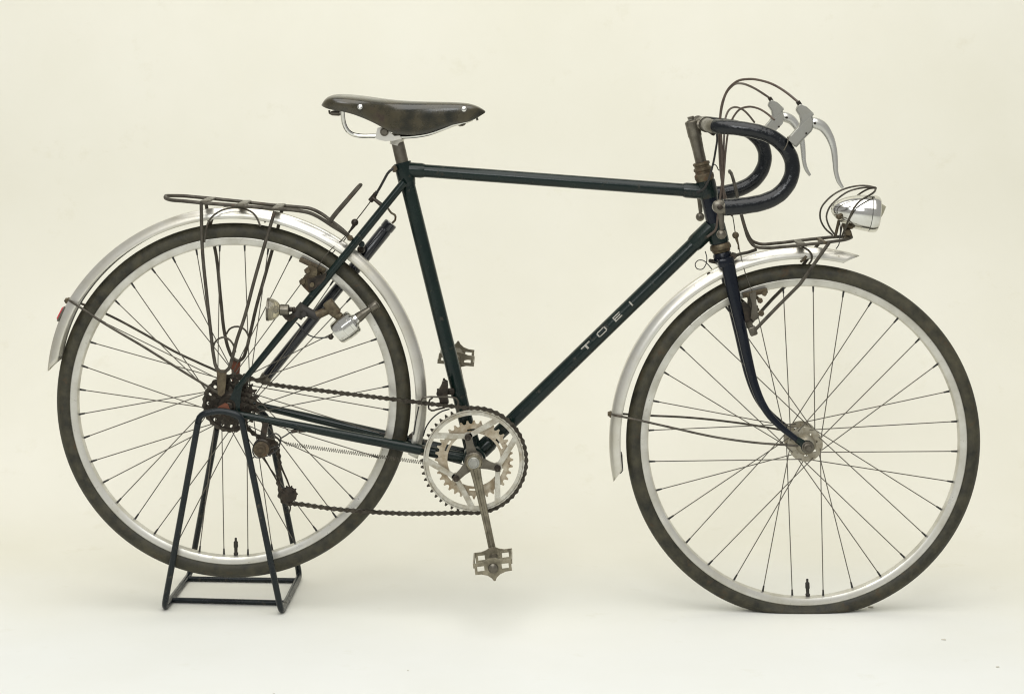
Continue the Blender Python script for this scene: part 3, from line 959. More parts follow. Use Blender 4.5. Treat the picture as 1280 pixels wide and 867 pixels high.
obj("mudguard_hoop", wire([(1002, 308, -.030), (1010, 312.5, -.030), (1014.5, 318, -.028), (1014.5, 325, -.026), (1011, 330, -.024)], .0021), DARKWIRE, fr)
obj("mudguard_hoop", wire([(1008, 320, -.026), (1004, 325, -.026), (1001, 327, -.022)], .0026), RUSTY, fr)
obj("crown_rod", join(wire([(917, 320.5, -.014), (924, 317.8, -.02), (935, 315.5, -.032), (945, 312, -.046)], .0032), hexnut(P(917, 319.5, -.016), .0068, .012)), DARKWIRE, fr)
for s in (1, -1):
    c = P(941, 413.5, -.058) if s > 0 else P(935.5, 404, .058)
    obj("strut_clamp", join(box(c, (.015, .012, .018), Matrix.Rotation(math.radians(-20), 4, 'Y'), .003), hexnut(c + Vector((-.002, -.008 * s, .001)), .0055, .006)), STEEL, fr)

# ---- headlamp with wire guard
hl_a, hl_b = P(1038.5, 261), P(1097, 268)
hax = (hl_b - hl_a).normalized()
u = 1 / PPM
hp = [(0, .2), (1, 4), (3.5, 7.6), (8, 11.6), (14, 15.2), (21, 18.2), (29, 20.6), (38, 22), (45, 22.6), (48.5, 22.7)]
headlamp = obj("headlamp", lathe([(a * u, r * u) for a, r in hp], hl_a, hax, 36), CHROME, bike)
obj("lamp_rim", lathe([(a * u, r * u) for a, r in [(48.7, 22.2), (49.2, 23.3), (51, 23.5), (56, 23.2), (58.5, 22.4), (59.8, 20.6), (60, 17)]], hl_a, hax, 36), CHROME, headlamp)
lens_c = hl_a + hax * (59 * u)
obj("lens", lathe([(0, 20.5 * u), (1 * u, 19 * u), (2 * u, 14 * u), (2.4 * u, .0001)], lens_c, hax, 32), LENS, headlamp)
tipv = P(1111, 257)
hood_c = hl_a + hax * (58.0 * u) + Vector((0, 0, 6.0 * u))
obj("lamp_peak", lathe([(0, 11.5 * u), (3 * u, 10.2 * u), (7 * u, 6.4 * u), (10.5 * u, 2.2 * u), (12 * u, .0002)], hood_c, (tipv - hood_c), 24), LENS, headlamp)
obj("lamp_bracket", join(bar(P(1049, 274), P(1044, 296), .0030), bar(P(1056, 279), P(1059, 297), .0052), ball(P(1062.5, 281.5, -.004), .009, sc=(1.2, .9, .9)),
                         box(P(1060, 293), (.014, .020, .020), Matrix.Rotation(math.radians(-15), 4, 'Y'), .004), hexnut(P(1060, 291, -.014), .006, .007)), RUSTY, headlamp)
obj("terminal_knob", join(lathe([(-.006, .0050), (.006, .0050)], P(1048.5, 271, -.016), (0, 1, 0), 14), ball(P(1048.5, 271, -.022), .0052)), RUSTY, headlamp)
lg = wire([(1041, 294, .020), (1031, 285, .021), (1025.3, 273, .022), (1026, 261.5, .022), (1035, 249, .022), (1049, 239, .021), (1066, 233.3, .018), (1083.4, 232.2, .010), (1095, 234.6, .001)], .0018)
guard = obj("lamp_guard", lg, DARKWIRE, bike)
obj("guard_wire", wire([(1045, 295.5, -.020), (1036, 282, -.021), (1033, 270.7, -.022), (1037, 259, -.022), (1046.5, 249, -.022), (1060, 239.6, -.021), (1075, 235.3, -.017), (1091, 234.6, -.004), (1095, 235, -.001)], .0018), DARKWIRE, guard)
obj("guard_wire", wire([(1095, 235, 0), (1093.5, 239, -.010), (1084.6, 245.4, -.026), (1074, 252, -.038), (1067, 261, -.044), (1061.5, 273, -.044), (1056.5, 285, -.036), (1052, 297, -.022)], .0020), DARKWIRE, guard)
obj("guard_wire", wire([(1095, 235, 0), (1088, 235.5, .012), (1075, 242, .028), (1066, 250, .038), (1059, 262, .042), (1054, 276, .034), (1050, 295, .022)], .0018), DARKWIRE, guard)
obj("lamp_wire", wire([(1049.5, 276, -.018), (1050.5, 288, -.018), (1049.5, 300, -.022), (1048.5, 306, -.024), (1045, 311, -.022)], .0010), BLACKWIRE, headlamp)


# ---- brakes (cantilever arms by the rim)
def side_brake(s, bodies, pad, pins, wear):
    f = (lambda v: v) if s > 0 else mir
    t = None
    for i, (poly, y0, y1) in enumerate(bodies):
        v = plate_px(poly, y0, y1)
        v = ([f(p) for p in v[0]], v[1])
        if t is None:
            t = obj("brake", v, wear, bike)
        else:
            obj("brake_arm", v, GREASE, t)
    a, b = [f(P(x, y, -.0185)) for x, y in pad]
    mid = (a + b) / 2
    d = (b - a)
    ang = math.atan2(d.z, d.x)
    R_ = Matrix.Rotation(-ang, 4, 'Y')
    obj("pad_holder", box(mid + Vector((0, -.0045 * s, 0)), (d.length, .006, .010), R_, .001), RUSTY, t)
    obj("brake_pad", box(mid + Vector((0, .0025 * s, 0)), (d.length * .96, .009, .0085), R_, .001), BLACKRUB, t)
    for (x, y, r, y0, y1) in pins:
        c0, c1 = P(x, y, y0), P(x, y, y1)
        v = join(bar(c0, c1, r * .6), hexnut(c0, r, .006))
        obj("brake_bolt", ([f(p) for p in v[0]], v[1]), RUSTY, t)


for s in (1, -1):
    side_brake(s, [([(381, 337), (387.5, 330.5), (397, 336), (396, 346), (404, 351.5), (395, 362), (388, 367), (380, 359), (375, 353), (379, 346.5), (385, 342.5)], -.038, -.026),
                   ([(384, 350), (397, 344), (409, 341), (407, 348), (396, 360), (388, 364)], -.050, -.040)],
               [(375, 323.5), (407, 338.5)], [(384, 338.3, .0062, -.044, -.022), (378, 352, .0066, -.046, -.03), (390, 356, .005, -.054, -.03)], RUSTY)
    side_brake(s, [([(936.5, 367), (944.5, 364), (945.5, 380), (948, 397.5), (942, 401), (938, 397), (940, 380)], -.040, -.032),
                   ([(922, 380), (931, 377), (937, 382), (941, 390), (941.5, 399), (931, 403), (922, 400)], -.030, -.022)],
               [(928, 369), (959, 362.5)], [(950, 375.5, .0058, -.042, -.022), (951.5, 391.5, .0062, -.046, -.028), (955.5, 367, .005, -.036, -.022)], STEEL)
# straddle wires and hangers
obj("brake_hanger", join(bar(P(466, 247.5, -.004), P(483, 262, -.012), .0034), bar(P(466, 247.5, .004), P(484, 261, .018), .0034), lathe([(-.007, .0052), (.007, .0052)], P(465.5, 248), (-.65, 0, -.75), 14)), GREASE, bike)
obj("rear_brake_housing" if False else "brake_cable", wire([(492, 210.5, -.018), (487, 214, -.018), (480, 225, -.012), (474, 236, -.006), (469, 243.5, -.002)], .0026), BLACKWIRE, bike)
obj("cable_adjuster", join(bar(P(471.5, 239.5), P(466, 247), .0036), ball(P(469, 243), .0046), ball(P(464.5, 250), .0048)), GREASE, bike)
obj("straddle_wire", wire([(464.5, 250, 0), (454, 264, 0), (445, 275.5, 0)], .0011), DARKWIRE, bike)
obj("cable_yoke", join(ball(P(443.5, 278, -.004), .0072, sc=(1, .8, 1)), plate_px([(441, 280), (444.5, 283), (438, 290), (435, 291)], -.006, .006)), GREASE, bike)
obj("straddle_wire", wire([(440, 284, -.004), (430, 297, -.012), (410, 315.5, -.028), (396, 335, -.032)], .0010), DARKWIRE, bike)
obj("straddle_wire", wire([(441, 284, .004), (432, 298, .012), (414, 318, .028), (402, 332, .032)], .0010), DARKWIRE, bike)
obj("straddle_wire", wire([(915.5, 268, -.006), (917.5, 280, -.008), (919, 291, -.010)], .0010), DARKWIRE, bike)
obj("cable_yoke", join(ball(P(919.5, 294, -.010), .0068, sc=(1, .8, 1)), sweep([(P(920.5, 298, -.01), .0030), (P(923, 306, -.012), .0016), (P(923.5, 312, -.012), .0022)], 8)), RUSTY, bike)
obj("straddle_wire", wire([(922.5, 306, -.012), (926, 320, -.016), (932, 342, -.026), (940, 364, -.033)], .0008), STEEL, bike)
obj("straddle_wire", wire([(922.5, 306, -.010), (926, 318, .012), (930, 336, .024), (936, 356, .032)], .0008), STEEL, bike)

# ---- pump on the far seat stay
pa, pb = P(331, 473.5, .078), P(489, 278.5, .078)
pd = (pb - pa).normalized()
L = (pb - pa).length
pump = obj("pump", lathe([(0, .0095), (.004, .0112), (L * .60, .0112), (L * .603, .0135), (L - .020, .0135), (L - .019, .0128), (L - .016, .0128), (L - .015, .0138), (L - .002, .0138), (L, .012)], pa, pd, 26), PUMPM, bike)
obj("pump_cap", lathe([(-.010, .006), (-.008, .0095), (0, .0112), (.003, .0118), (.008, .0118), (.0085, .0112)], pa, pd, 22), STEEL, pump)
obj("pump_clip", join(box(P(452, 311, .050), (.014, .050, .012), None, .003)), GREASE, pump)

# ---- bottle dynamo and tail lamp on the near seat stay
dc = P(432.5, 408.5, -.062)
dax = Vector((.80, .06, .60)).normalized()
dyn = obj("dynamo", lathe([(-.026, .0001), (-.0255, .012), (-.0235, .020), (-.020, .0225), (-.006, .0238), (-.0055, .0245), (.010, .0245), (.0105, .0238), (.017, .0238), (.0205, .0205), (.022, .012), (.026, .0095), (.030, .0092)], dc, dax, 32), CHROME, bike)
obj("roller_neck", lathe([(.028, .0098), (.034, .0094), (.052, .0062), (.060, .0058)], dc, dax, 20), STEEL, dyn)
obj("dynamo_roller", lathe([(.058, .006), (.059, .0088), (.066, .0098), (.073, .0092), (.0755, .007), (.0757, .0001)], dc, dax, 20), STEEL, dyn)
obj("dynamo_bracket", join(box(P(415, 384.5, -.058), (.020, .020, .032), Matrix.Rotation(math.radians(-38), 4, 'Y'), .003), bar(P(396, 394, -.058), P(414, 386, -.058), .0085, .0075), bar(P(408, 384, -.058), P(425, 396, -.058), .0085)), RUSTY, dyn)
obj("tube_clamp", join(lathe([(-.013, .0090), (-.013, .0120), (.013, .0120), (.013, .0090)], P(376, 388.5, -.050), (NSA - NSB), 20), bar(P(377, 386, -.055), P(399, 397, -.058), .0095, .0080), hexnut(P(380, 393, -.066), .006, .008)), BLACKRUB, dyn)
obj("dynamo_terminal", join(ball(P(413.5, 421, -.072), .0052), bar(P(416, 419, -.070), P(412, 422, -.072), .004)), GREASE, dyn)
obj("lamp_wire", wire([(413, 421, -.074), (403, 422, -.07), (392, 421, -.064), (384, 417.5, -.058), (377, 411, -.052), (372, 404, -.048)], .0013), BLACKWIRE, dyn)
obj("lamp_wire", wire([(386, 419, -.055), (380, 414, -.052), (374.5, 406, -.05), (370, 403, -.052)], .0010), BLACKWIRE, dyn)

tl_a, tl_b = P(334, 386.5, -.060), P(362, 387.5, -.060)
tax = (tl_b - tl_a).normalized()
tail = obj("tail_lamp", lathe([(15.5 * u, 5.5 * u), (16.5 * u, 7.0 * u), (26 * u, 6.8 * u), (27 * u, 5.5 * u), (27.2 * u, .0001)], tl_a, tax, 24), STEEL, bike)
obj("lens", lathe([(0, .0001), (.3 * u, 12 * u), (1.2 * u, 13.6 * u), (3.4 * u, 13.8 * u), (8 * u, 12.8 * u), (12 * u, 10.4 * u), (15.6 * u, 6.4 * u)], tl_a, tax, 28), TAILGLASS, tail)
obj("bezel", lathe([(-.2 * u, 12.8 * u), (-.2 * u, 14.1 * u), (2.6 * u, 14.3 * u), (3 * u, 13.9 * u)], tl_a, tax, 28), STEEL, tail)
obj("bulb", ball(tl_a + tax * 9 * u, 3.6 * u, 14), STEEL, tail)
obj("lamp_bracket", join(plate_px([(351, 392), (361, 393), (372, 388), (371, 395), (363, 402), (357, 399)], -.058, -.052), bar(P(361, 388, -.06), P(370, 387, -.056), .0030), hexnut(P(364, 386.5, -.060), .005, .006, (1, 0, 0)), hexnut(P(367.5, 386.5, -.060), .0052, .004, (1, 0, 0))), GREASE, tail)


# ---- transmission
def gear(R, N_, root, tip, a0=0.0, c=(0, 0)):
    out = []
    for i in range(N_):
        b = 2 * PI * i / N_ + a0
        p = 2 * PI / N_
        for fr_, r in ((-.5, root), (-.27, root + (tip - root) * .18), (-.10, tip - (tip - root) * .08), (.10, tip - (tip - root) * .08), (.27, root + (tip - root) * .18)):
            a = b + fr_ * p
            out.append((c[0] + r * math.cos(a), c[1] + r * math.sin(a)))
    return out


YO, YI = -.0475, -.0410
CX, CZ = BB.x, BB.z
cr = empty("crankset", BB, bike)
# outer ring: toothed rim and the three pairs of straight arms that meet at the bolts, cut from one plate
bolt_a = [math.radians(a) for a in (104, -16, 224)]
RB, RIN = .0475, .0880
bolts = [(CX + RB * math.cos(a), CZ + RB * math.sin(a)) for a in bolt_a]
arm_pts = []
for a in bolt_a:
    arm_pts.append((a, a + math.radians(50), a - math.radians(43)))


def pol(r, a):
    return (CX + r * math.cos(a), CZ + r * math.sin(a))


def arm_hole_set():
    """Openings of the outer ring: between an arm pair (towards the rim) and between neighbouring pairs; the middle is one large opening."""
    return []


ring = plate_y(gear(.1011, 50, .0968, .1042, c=(CX, CZ)), [circ(CX, CZ, RIN, 72)], YO - .0013, YO + .0013)
face = join(plate_y(circ(CX, CZ, .0978, 72), [circ(CX, CZ, .0951, 72)], YO - .0030, YO - .0014), plate_y(circ(CX, CZ, .0943, 72), [circ(CX, CZ, RIN - .0003, 72)], YO - .0032, YO - .0014))
arms = []
for a in bolt_a:
    bx, bz = pol(RB, a)
    arms.append(lathe([(-.0024, .0088), (.0020, .0088)], (bx, YO, bz), (0, 1, 0), 20))
    for dd in (44, -44):
        ex, ez = pol(RIN + .003, a + math.radians(dd))
        d = Vector((ex - bx, 0, ez - bz))
        nrm = Vector((-d.z, 0, d.x)).normalized()
        w0, w1 = .0046, .0058
        q = [(bx + nrm.x * w0, bz + nrm.z * w0), (ex + nrm.x * w1, ez + nrm.z * w1), (ex - nrm.x * w1, ez - nrm.z * w1), (bx - nrm.x * w0, bz - nrm.z * w0)]
        off = .0002 if dd > 0 else -.0002
        arms.append(plate_y(q, [], YO - .0022 + off, YO + .0010 + off))
cring = obj("chainring", join(face, *arms), RINGALU, cr)
obj("tooth_ring", ring, CHAINM, cring)
# inner ring with slots
slots = []
for i in range(6):
    a = math.radians(92 + 60 * i)
    q = [pol(.0600, a + math.radians(t)) for t in (-11, -5, 0, 5, 11)] + [pol(.0563, a + math.radians(t)) for t in (11, 5, 0, -5, -11)]
    slots.append(q)
inner = plate_y(gear(.0731, 36, .0690, .0765, c=(CX, CZ)), [circ(CX, CZ, .0515, 60)] + slots, YI - .0014, YI + .0014)
tabs = []
for a in bolt_a:
    bx, bz = pol(RB, a)
    tabs.append(lathe([(YO + .002 - YI, .0085), (.0013, .0085)], (bx, YI, bz), (0, 1, 0), 18))
    q = [pol(.046, a - .16), pol(.046, a + .16), pol(.0535, a + .16), pol(.0535, a - .16)]
    tabs.append(plate_y(q, [], YI - .0011, YI + .0011))
obj("chainring", join(inner, *tabs), RINGDIRTY, cr)
spider = [lathe([(-.010, .016), (-.008, .0185), (.014, .0185)], (CX, YO - .010, CZ), (0, 1, 0), 24)]
for a in bolt_a:
    bx, bz = pol(RB + .002, a)
    d = Vector((bx - CX, 0, bz - CZ)).normalized()
    nrm = Vector((-d.z, 0, d.x))
    c0 = Vector((CX, 0, CZ))
    q = [c0 + nrm * .0135, c0 + d * .030 + nrm * .0075, c0 + d * .046 + nrm * .0065, c0 + d * .052 + nrm * .003, c0 + d * .052 - nrm * .003, c0 + d * .046 - nrm * .0065, c0 + d * .030 - nrm * .0075, c0 - nrm * .0135]
    spider.append(plate_y([(p.x, p.z) for p in q], [], YO - .0085, YO - .0026))
sp = obj("crank_spider", join(*spider), STEEL, cr)
for a in bolt_a:
    bx, bz = pol(RB, a)
    obj("ring_bolt", join(lathe([(0, .0066), (.0015, .0064), (.002, .0040), (.0012, .0030), (.0012, .0001)], (bx, YO - .0085, bz), (0, -1, 0), 18)), GREASE, sp)
# crank arms with a flute, pedals
pn = P(617.5, 681, 0)
pf = Vector((2 * BB.x - pn.x, 0, 2 * BB.z - pn.z))
for s in (1, -1):
    e = pn if s > 0 else pf
    d = Vector((e.x - BB.x, 0, e.z - BB.z))
    ln = d.length
    d.normalize()
    nrm = Vector((-d.z, 0, d.x))
    yc, ye = -.066 * s, -.078 * s
    V, F = [], []
    st_ = [(.012, .0105), (.03, .0090), (.06, .0078), (.10, .0070), (.14, .0066), (ln - .008, .0068)]
    for t, w in st_:
        y = yc + (ye - yc) * t / ln
        c = Vector((BB.x, y, BB.z)) + d * t
        fl = .0042 if .02 < t < ln - .012 else 0.0
        for (a, b) in ((-w, 0.0055), (-w, -.0045), (-w * .82, -.0062), (-w * .38, -.0062), (-w * .28, -.0062 + fl), (w * .28, -.0062 + fl), (w * .38, -.0062), (w * .82, -.0062), (w, -.0045), (w, .0055)):
            V.append(c + nrm * a + Vector((0, b * s, 0)))
    m = 10
    for i in range(len(st_) - 1):
        for k in range(m):
            l = (k + 1) % m
            F.append((i * m + k, i * m + l, (i + 1) * m + l, (i + 1) * m + k))
    F.append(tuple(range(m)))
    F.append(tuple((len(st_) - 1) * m + k for k in range(m)))
    eye = lathe([(-.0068, .0078), (-.0055, .0092), (.0055, .0092), (.0068, .0078)], Vector((e.x, ye, e.z)), (0, 1, 0), 22)
    boss = lathe([(0, .0165), (.010, .0165), (.014, .0140)], Vector((BB.x, -.058 * s, BB.z)), (0, -s, 0), 26)
    ca = obj("crank_arm", join((V, F), eye, boss), PEDALM, cr, 30)
    obj("crank_cap", lathe([(0, .0112), (.003, .0112), (.0045, .0098), (.0042, .0080), (.0052, .0072), (.0056, .0001)], Vector((BB.x, -.0715 * s, BB.z)), (0, -s, 0), 26), CASTALU, ca)
    # pedal: two pierced end plates, side bars, spindle barrel with dust cap
    ped = empty("pedal", (e.x, -.135 * s, e.z), cr)
    tilt = math.radians(7 if s > 0 else -5)
    fl = 1 if s > 0 else -1

    def tp2(a, b, fl=fl, tilt=tilt, e=e):
        b = b * fl
        return (e.x + a * math.cos(tilt) - b * math.sin(tilt), e.z + a * math.sin(tilt) + b * math.cos(tilt))
    outl = [(-.0345, .0125), (-.022, .0125), (-.013, .0150), (-.006, .0185), (.006, .0185), (.013, .0150), (.022, .0125), (.0345, .0125), (.0345, -.0085), (.023, -.0090), (.012, -.0125), (.0045, -.0185), (.0015, -.0240),
            (-.0015, -.0240), (-.0045, -.0185), (-.012, -.0125), (-.023, -.0090), (-.0345, -.0085)]
    hole1 = [(-.0295, .0060), (-.0165, .0060), (-.0165, -.0030), (-.0295, -.0030)]
    hole2 = [(-a, b) for a, b in hole1]
    out2 = [(a, b if b > -.013 else -.0135) for a, b in outl]
    for (yy, ol) in ((-.176 * s, outl), (-.094 * s, out2)):
        obj("cage_plate", plate_y([tp2(*p) for p in ol], [[tp2(*p) for p in h] for h in (hole1, hole2)], yy - .0014, yy + .0014), PEDALM, ped)
    for sx in (-1, 1):
        q = [tp2(sx * .0345, .0125), tp2(sx * .0367, .0125), tp2(sx * .0367, .0040), tp2(sx * .0345, .0040)]
        obj("cage_side", plate_y(q, [], -.1775 * s, -.0925 * s), PEDALM, ped)
    obj("pedal_barrel", lathe([(0, .0065), (.006, .0100), (.014, .0078), (.064, .0078), (.070, .0118), (.088, .0118), (.092, .0105), (.098, .0085), (.100, .0040), (.1005, .0001)], Vector((e.x, -.083 * s, e.z)), (0, -s, 0), 22), STEEL, ped)

# freewheel: five sprockets, smallest outermost
fw = obj("freewheel", join(lathe([(0, .034), (.026, .024), (.030, .019), (.030, .008)], RC + Vector((0, -.030, 0)), (0, -1, 0), 28)), GREASE, bike)
for i, N_ in enumerate((26, 21, 18, 16, 14)):
    R = .0127 / (2 * math.sin(PI / N_))
    y = -.0360 - .0050 * i
    hl = [circ(RC.x + math.cos(a) * R * .85, RC.z + math.sin(a) * R * .85, R * .062, 10) for a in [2 * PI * k / 16 for k in range(16)]] if i == 0 else []
    obj("sprocket", plate_y(gear(R, N_, R - .0038, R + .0034, c=(RC.x, RC.z), a0=i * .13), hl + [circ(RC.x, RC.z, .018, 24)], y - .0011, y + .0011), CHAINM if i % 2 else GREASE, fw)
for s in (1, -1):
    y = -.067 * s
    obj("axle_nut", join(lathe([(0, .0125), (.002, .0125)], RC + Vector((0, y, 0)), (0, -s, 0), 22), hexnut(RC + Vector((0, y - .0065 * s, 0)), .0088, .010)), GREASE, fw)

# chain
YC = -.0440


def CP(px, py, y=YC):
    return P(px, py, y)


loop = []
k1 = (DIST + YO) / DIST
ringc = Vector((CX, YC, CZ))
for i in range(0, 20):
    a = math.radians(93 - 188 * i / 19)
    loop.append(Vector((CX + .1011 * math.cos(a), YO, CZ + .1011 * math.sin(a))))
for p in ((540, 641.4), (510, 641.5), (480, 640.3), (450, 638.5), (420, 635.8), (395, 632.6), (374, 629.6)):
    loop.append(CP(*p))
pc = CP(361.5, 617, -.042)
for a in (-80, -110, -140, -170, -200):
    loop.append(Vector((pc.x + .0185 * math.cos(math.radians(a)), -.042, pc.z + .0185 * math.sin(math.radians(a)))))
for p in ((347.8, 603), (349.2, 590), (349.5, 580), (348.5, 570)):
    loop.append(CP(*p, -.040))
pc2 = CP(334.5, 559.5, -.039)
for a in (5, 40, 75, 100):
    loop.append(Vector((pc2.x + .0185 * math.cos(math.radians(a)), -.039, pc2.z + .0185 * math.sin(math.radians(a)))))
loop.append(CP(322, 545, -.038))
R26 = .0127 / (2 * math.sin(PI / 26))
for i in range(12):
    a = math.radians(-62 - 205 * i / 11)
    loop.append(Vector((RC.x + R26 * math.cos(a), -.036, RC.z + R26 * math.sin(a))))
for p in ((340, 480.3), (400, 487.8), (460, 495.0), (520, 502.2), (560, 507.0)):
    loop.append(CP(*p, -.038 - .008 * (p[0] - 300) / 270))
fine = catmull([(p, 1.0) for p in loop], .002, closed=True)
fp = [p for p, _ in fine]
cum = [0.0]
for i in range(len(fp)):
    cum.append(cum[-1] + (fp[(i + 1) % len(fp)] - fp[i]).length)
total = cum[-1]
NL = int(round(total / .0127 / 2)) * 2
pitch = total / NL
pins, j = [], 0
for i in range(NL):
    t = pitch * i
    while cum[j + 1] < t:
        j += 1
    q = (t - cum[j]) / max(cum[j + 1] - cum[j], 1e-9)
    pins.append(fp[j].lerp(fp[(j + 1) % len(fp)], q))


def link_mesh(outer):
    h = pitch / 2
    r = .0042
    ol = []
    for i in range(7):
        a = -PI / 2 + PI * i / 6
        ol.append((h + r * math.cos(a), r * math.sin(a)))
    ol.append((0, r * .55))
    for i in range(7):
        a = PI / 2 + PI * i / 6
        ol.append((-h + r * math.cos(a), r * math.sin(a)))
    ol.append((0, -r * .55))
    y = .0036 if outer else .0024
    ms = [plate_y(ol, [], -y - .0005, -y + .0005), plate_y(ol, [], y - .0005, y + .0005)]
    for sx in (-h, h):
        if outer:
            ms.append(bar(Vector((sx, -.0046, 0)), Vector((sx, .0046, 0)), .0017, n=8))
        else:
            ms.append(bar(Vector((sx, -.0019, 0)), Vector((sx, .0019, 0)), .0036, n=10))
    return make_mesh("chain_link", join(*ms), CHAINM)


lm = [link_mesh(True), link_mesh(False)]
chain = empty("chain", P(450, 560, YC), bike)
for i in range(NL):
    a, b = pins[i], pins[(i + 1) % NL]
    o = bpy.data.objects.new("chain_link", lm[i % 2])
    COL.objects.link(o)
    o.parent = chain
    c = (a + b) / 2
    o.location = c - wl(chain)
    d = (b - a).normalized()
    o.rotation_euler = (0, math.atan2(-d.z, d.x), math.atan2(d.y, math.hypot(d.x, d.z)) * (1 if d.x > 0 else -1) * 0)

# rear mechanism
dr = obj("derailleur", join(plate_px([(325, 521), (334, 520), (336, 528), (333, 545), (332, 556), (325, 556), (326, 540), (328, 530)], -.064, -.056),
                            lathe([(-.010, .0145), (-.008, .0170), (.008, .0170), (.010, .0145)], P(327.5, 558.5, -.060), (0, 1, 0), 24),
                            bar(P(330, 552, -.058), P(341, 553, -.050), .010, .008)), GREASE, bike)
obj("derailleur_cap", join(lathe([(0, .0155), (.002, .0150), (.003, .0095), (.006, .0090), (.0065, .0045), (.009, .0040), (.0092, .0001)], P(326.5, 561.5, -.071), (0, -1, 0), 22)), RUSTY, dr)
pully = plate_y(gear(.0150, 10, .0125, .0172, c=(0, 0)), [circ(0, 0, .004, 12)], -.0016, .0016)
for c, y in ((pc2, -.039), (pc, -.042)):
    pv = [Vector((v.x + c.x, v.y + y, v.z + c.z)) for v in pully[0]]
    obj("pulley", join((pv, pully[1]), lathe([(-.005, .0075), (.005, .0075)], Vector((c.x, y, c.z)), (0, 1, 0), 16)), GREASE, dr)
obj("pulley_cover", lathe([(-.0012, .0150), (.0, .0158), (.0012, .0150), (.0035, .006), (.004, .0001)], Vector((pc.x, -.0485, pc.z)), (0, -1, 0), 24), GREASE, dr)
obj("pulley_cage", join(wire([(329, 570, -.050), (338, 586, -.052), (346, 600, -.052), (352, 612, -.052), (360, 618, -.052)], .0016), wire([(345, 565, -.030), (352, 585, -.032), (358, 598, -.034), (362, 608, -.036)], .0016),
                        wire([(347, 569, -.050), (354, 588, -.050), (360, 602, -.050), (363, 612, -.050)], .0014)), GREASE, dr)
obj("cage_hook", join(wire([(361, 629, -.048), (363, 634, -.048), (361.5, 640, -.048)], .0016), bar(P(363, 628, -.048), P(365, 631, -.048), .004)), GREASE, dr)
obj("gear_cable", wire([(334, 546, -.066), (345, 541.5, -.068), (350.5, 546, -.068), (350.8, 552, -.068), (346, 557.5, -.067), (338, 560, -.066)], .0014), BLACKWIRE, dr)
obj("gear_cable", wire([(323, 549, -.070), (317.5, 556, -.071), (316, 565, -.071), (320, 571.5, -.071), (330, 570.5, -.070), (341, 566, -.068), (349, 558, -.066), (350, 550, -.064), (343, 544.5, -.062)], .0013), BLACKWIRE, dr)
obj("gear_cable", wire([(318, 571, -.064), (314, 572.5, -.064), (311, 574, -.062)], .0014), BLACKWIRE, dr)
obj("gear_cable", wire([(351, 547.5, -.066), (357, 544, -.060), (364, 539.5, -.056), (372, 538, -.052), (381, 538.8, -.050)], .0014), BLACKWIRE, bike)
obj("cable_stop", join(bar(P(364, 539.3, -.056), P(371, 538, -.054), .0036), box(P(378, 538, -.050), (.014, .010, .005), None, .001)), GREASE, bike)
obj("gear_cable", wire([(380, 538.5, -.050), (430, 549, -.046), (480, 558.6, -.042), (530, 568, -.036), (586, 582, -.028)], .0009), BLACKWIRE, bike)
# long tension spring
sa, sb = P(357.5, 554.3, -.052), P(541, 579.5, -.040)
sdv = (sb - sa)
sl = sdv.length
sdv.normalize()
su = sdv.orthogonal().normalized()
sv = sdv.cross(su)
turns, coil = 66, []
for i in range(turns * 8 + 1):
    a = 2 * PI * i / 8
    coil.append((sa + sdv * (sl * i / (turns * 8)) + (su * math.cos(a) + sv * math.sin(a)) * .0034, .0006))
obj("tension_spring", join(sweep(coil, 5), wire([P(350, 549, -.056), P(354, 551.5, -.054), sa], .0011), wire([sb, P(548, 580, -.038), P(556, 581, -.034)], .0011)), DARKWIRE, bike)

# chain guide (front mechanism) behind the seat tube
fd = obj("derailleur", join(plate_px([(545.5, 491), (546.5, 487.5), (549, 485.5), (551.5, 481), (553, 476), (559.5, 476.5), (560, 483), (559.5, 495), (561, 503), (550, 505), (549.5, 498)], -.040, -.016),
                            lathe([(-.008, .0055), (.010, .0055)], P(556, 478.5, -.038), (0, 1, 0), 14), bar(P(555, 472.5, -.030), P(555, 480, -.030), .0022), bar(P(547.4, 485.5, -.030), P(547.4, 492, -.030), .0020),
                            box(P(563, 489, -.016), (.016, .010, .012), None, .002)), GREASE, bike)
obj("clamp_band", lathe([(-.005, .0146), (-.005, .0158), (.005, .0158), (.005, .0146)], P(573, 490), sd, 24), PAINT, fd)
obj("chain_cage", wire([(527.5, 506, -.055), (526.5, 502, -.055), (528.5, 497, -.055), (534, 496, -.055), (550, 496, -.055), (565, 496.2, -.055), (570, 497.5, -.055), (572.5, 501, -.055), (572, 508, -.055)], .0018), DARKWIRE, fd)
obj("chain_cage", wire([(541, 496.8, -.034), (537.5, 499, -.034), (536, 505, -.034), (536, 510.5, -.036), (539.5, 513, -.036), (546, 511.5, -.034), (556, 509, -.032)], .0018), DARKWIRE, fd)
obj("gear_cable", wire([(562, 511, -.03), (553, 513.5, -.03), (545, 518.5, -.03), (537.5, 526, -.03), (532, 535, -.03), (529, 545, -.03)], .0014), BLACKWIRE, fd)
obj("gear_cable", wire([(523.5, 508, -.03), (520.5, 522, -.03), (518.5, 534, -.03), (517, 543, -.028)], .0012), BLACKWIRE, fd)

# ------------------------------------------------------------------ display stand under the rear wheel
stand = empty("bicycle_stand", (P(285, 0).x, .10, 0))
stand['label'] = "black tubular display stand lifting the back wheel of the bicycle"
stand['category'] = "bicycle stand"


def on_floor(px, py, z=.0058):
    k = (CAM_H - z) * PPM / (py - EYE)
    return P(px, py, DIST * k - DIST)


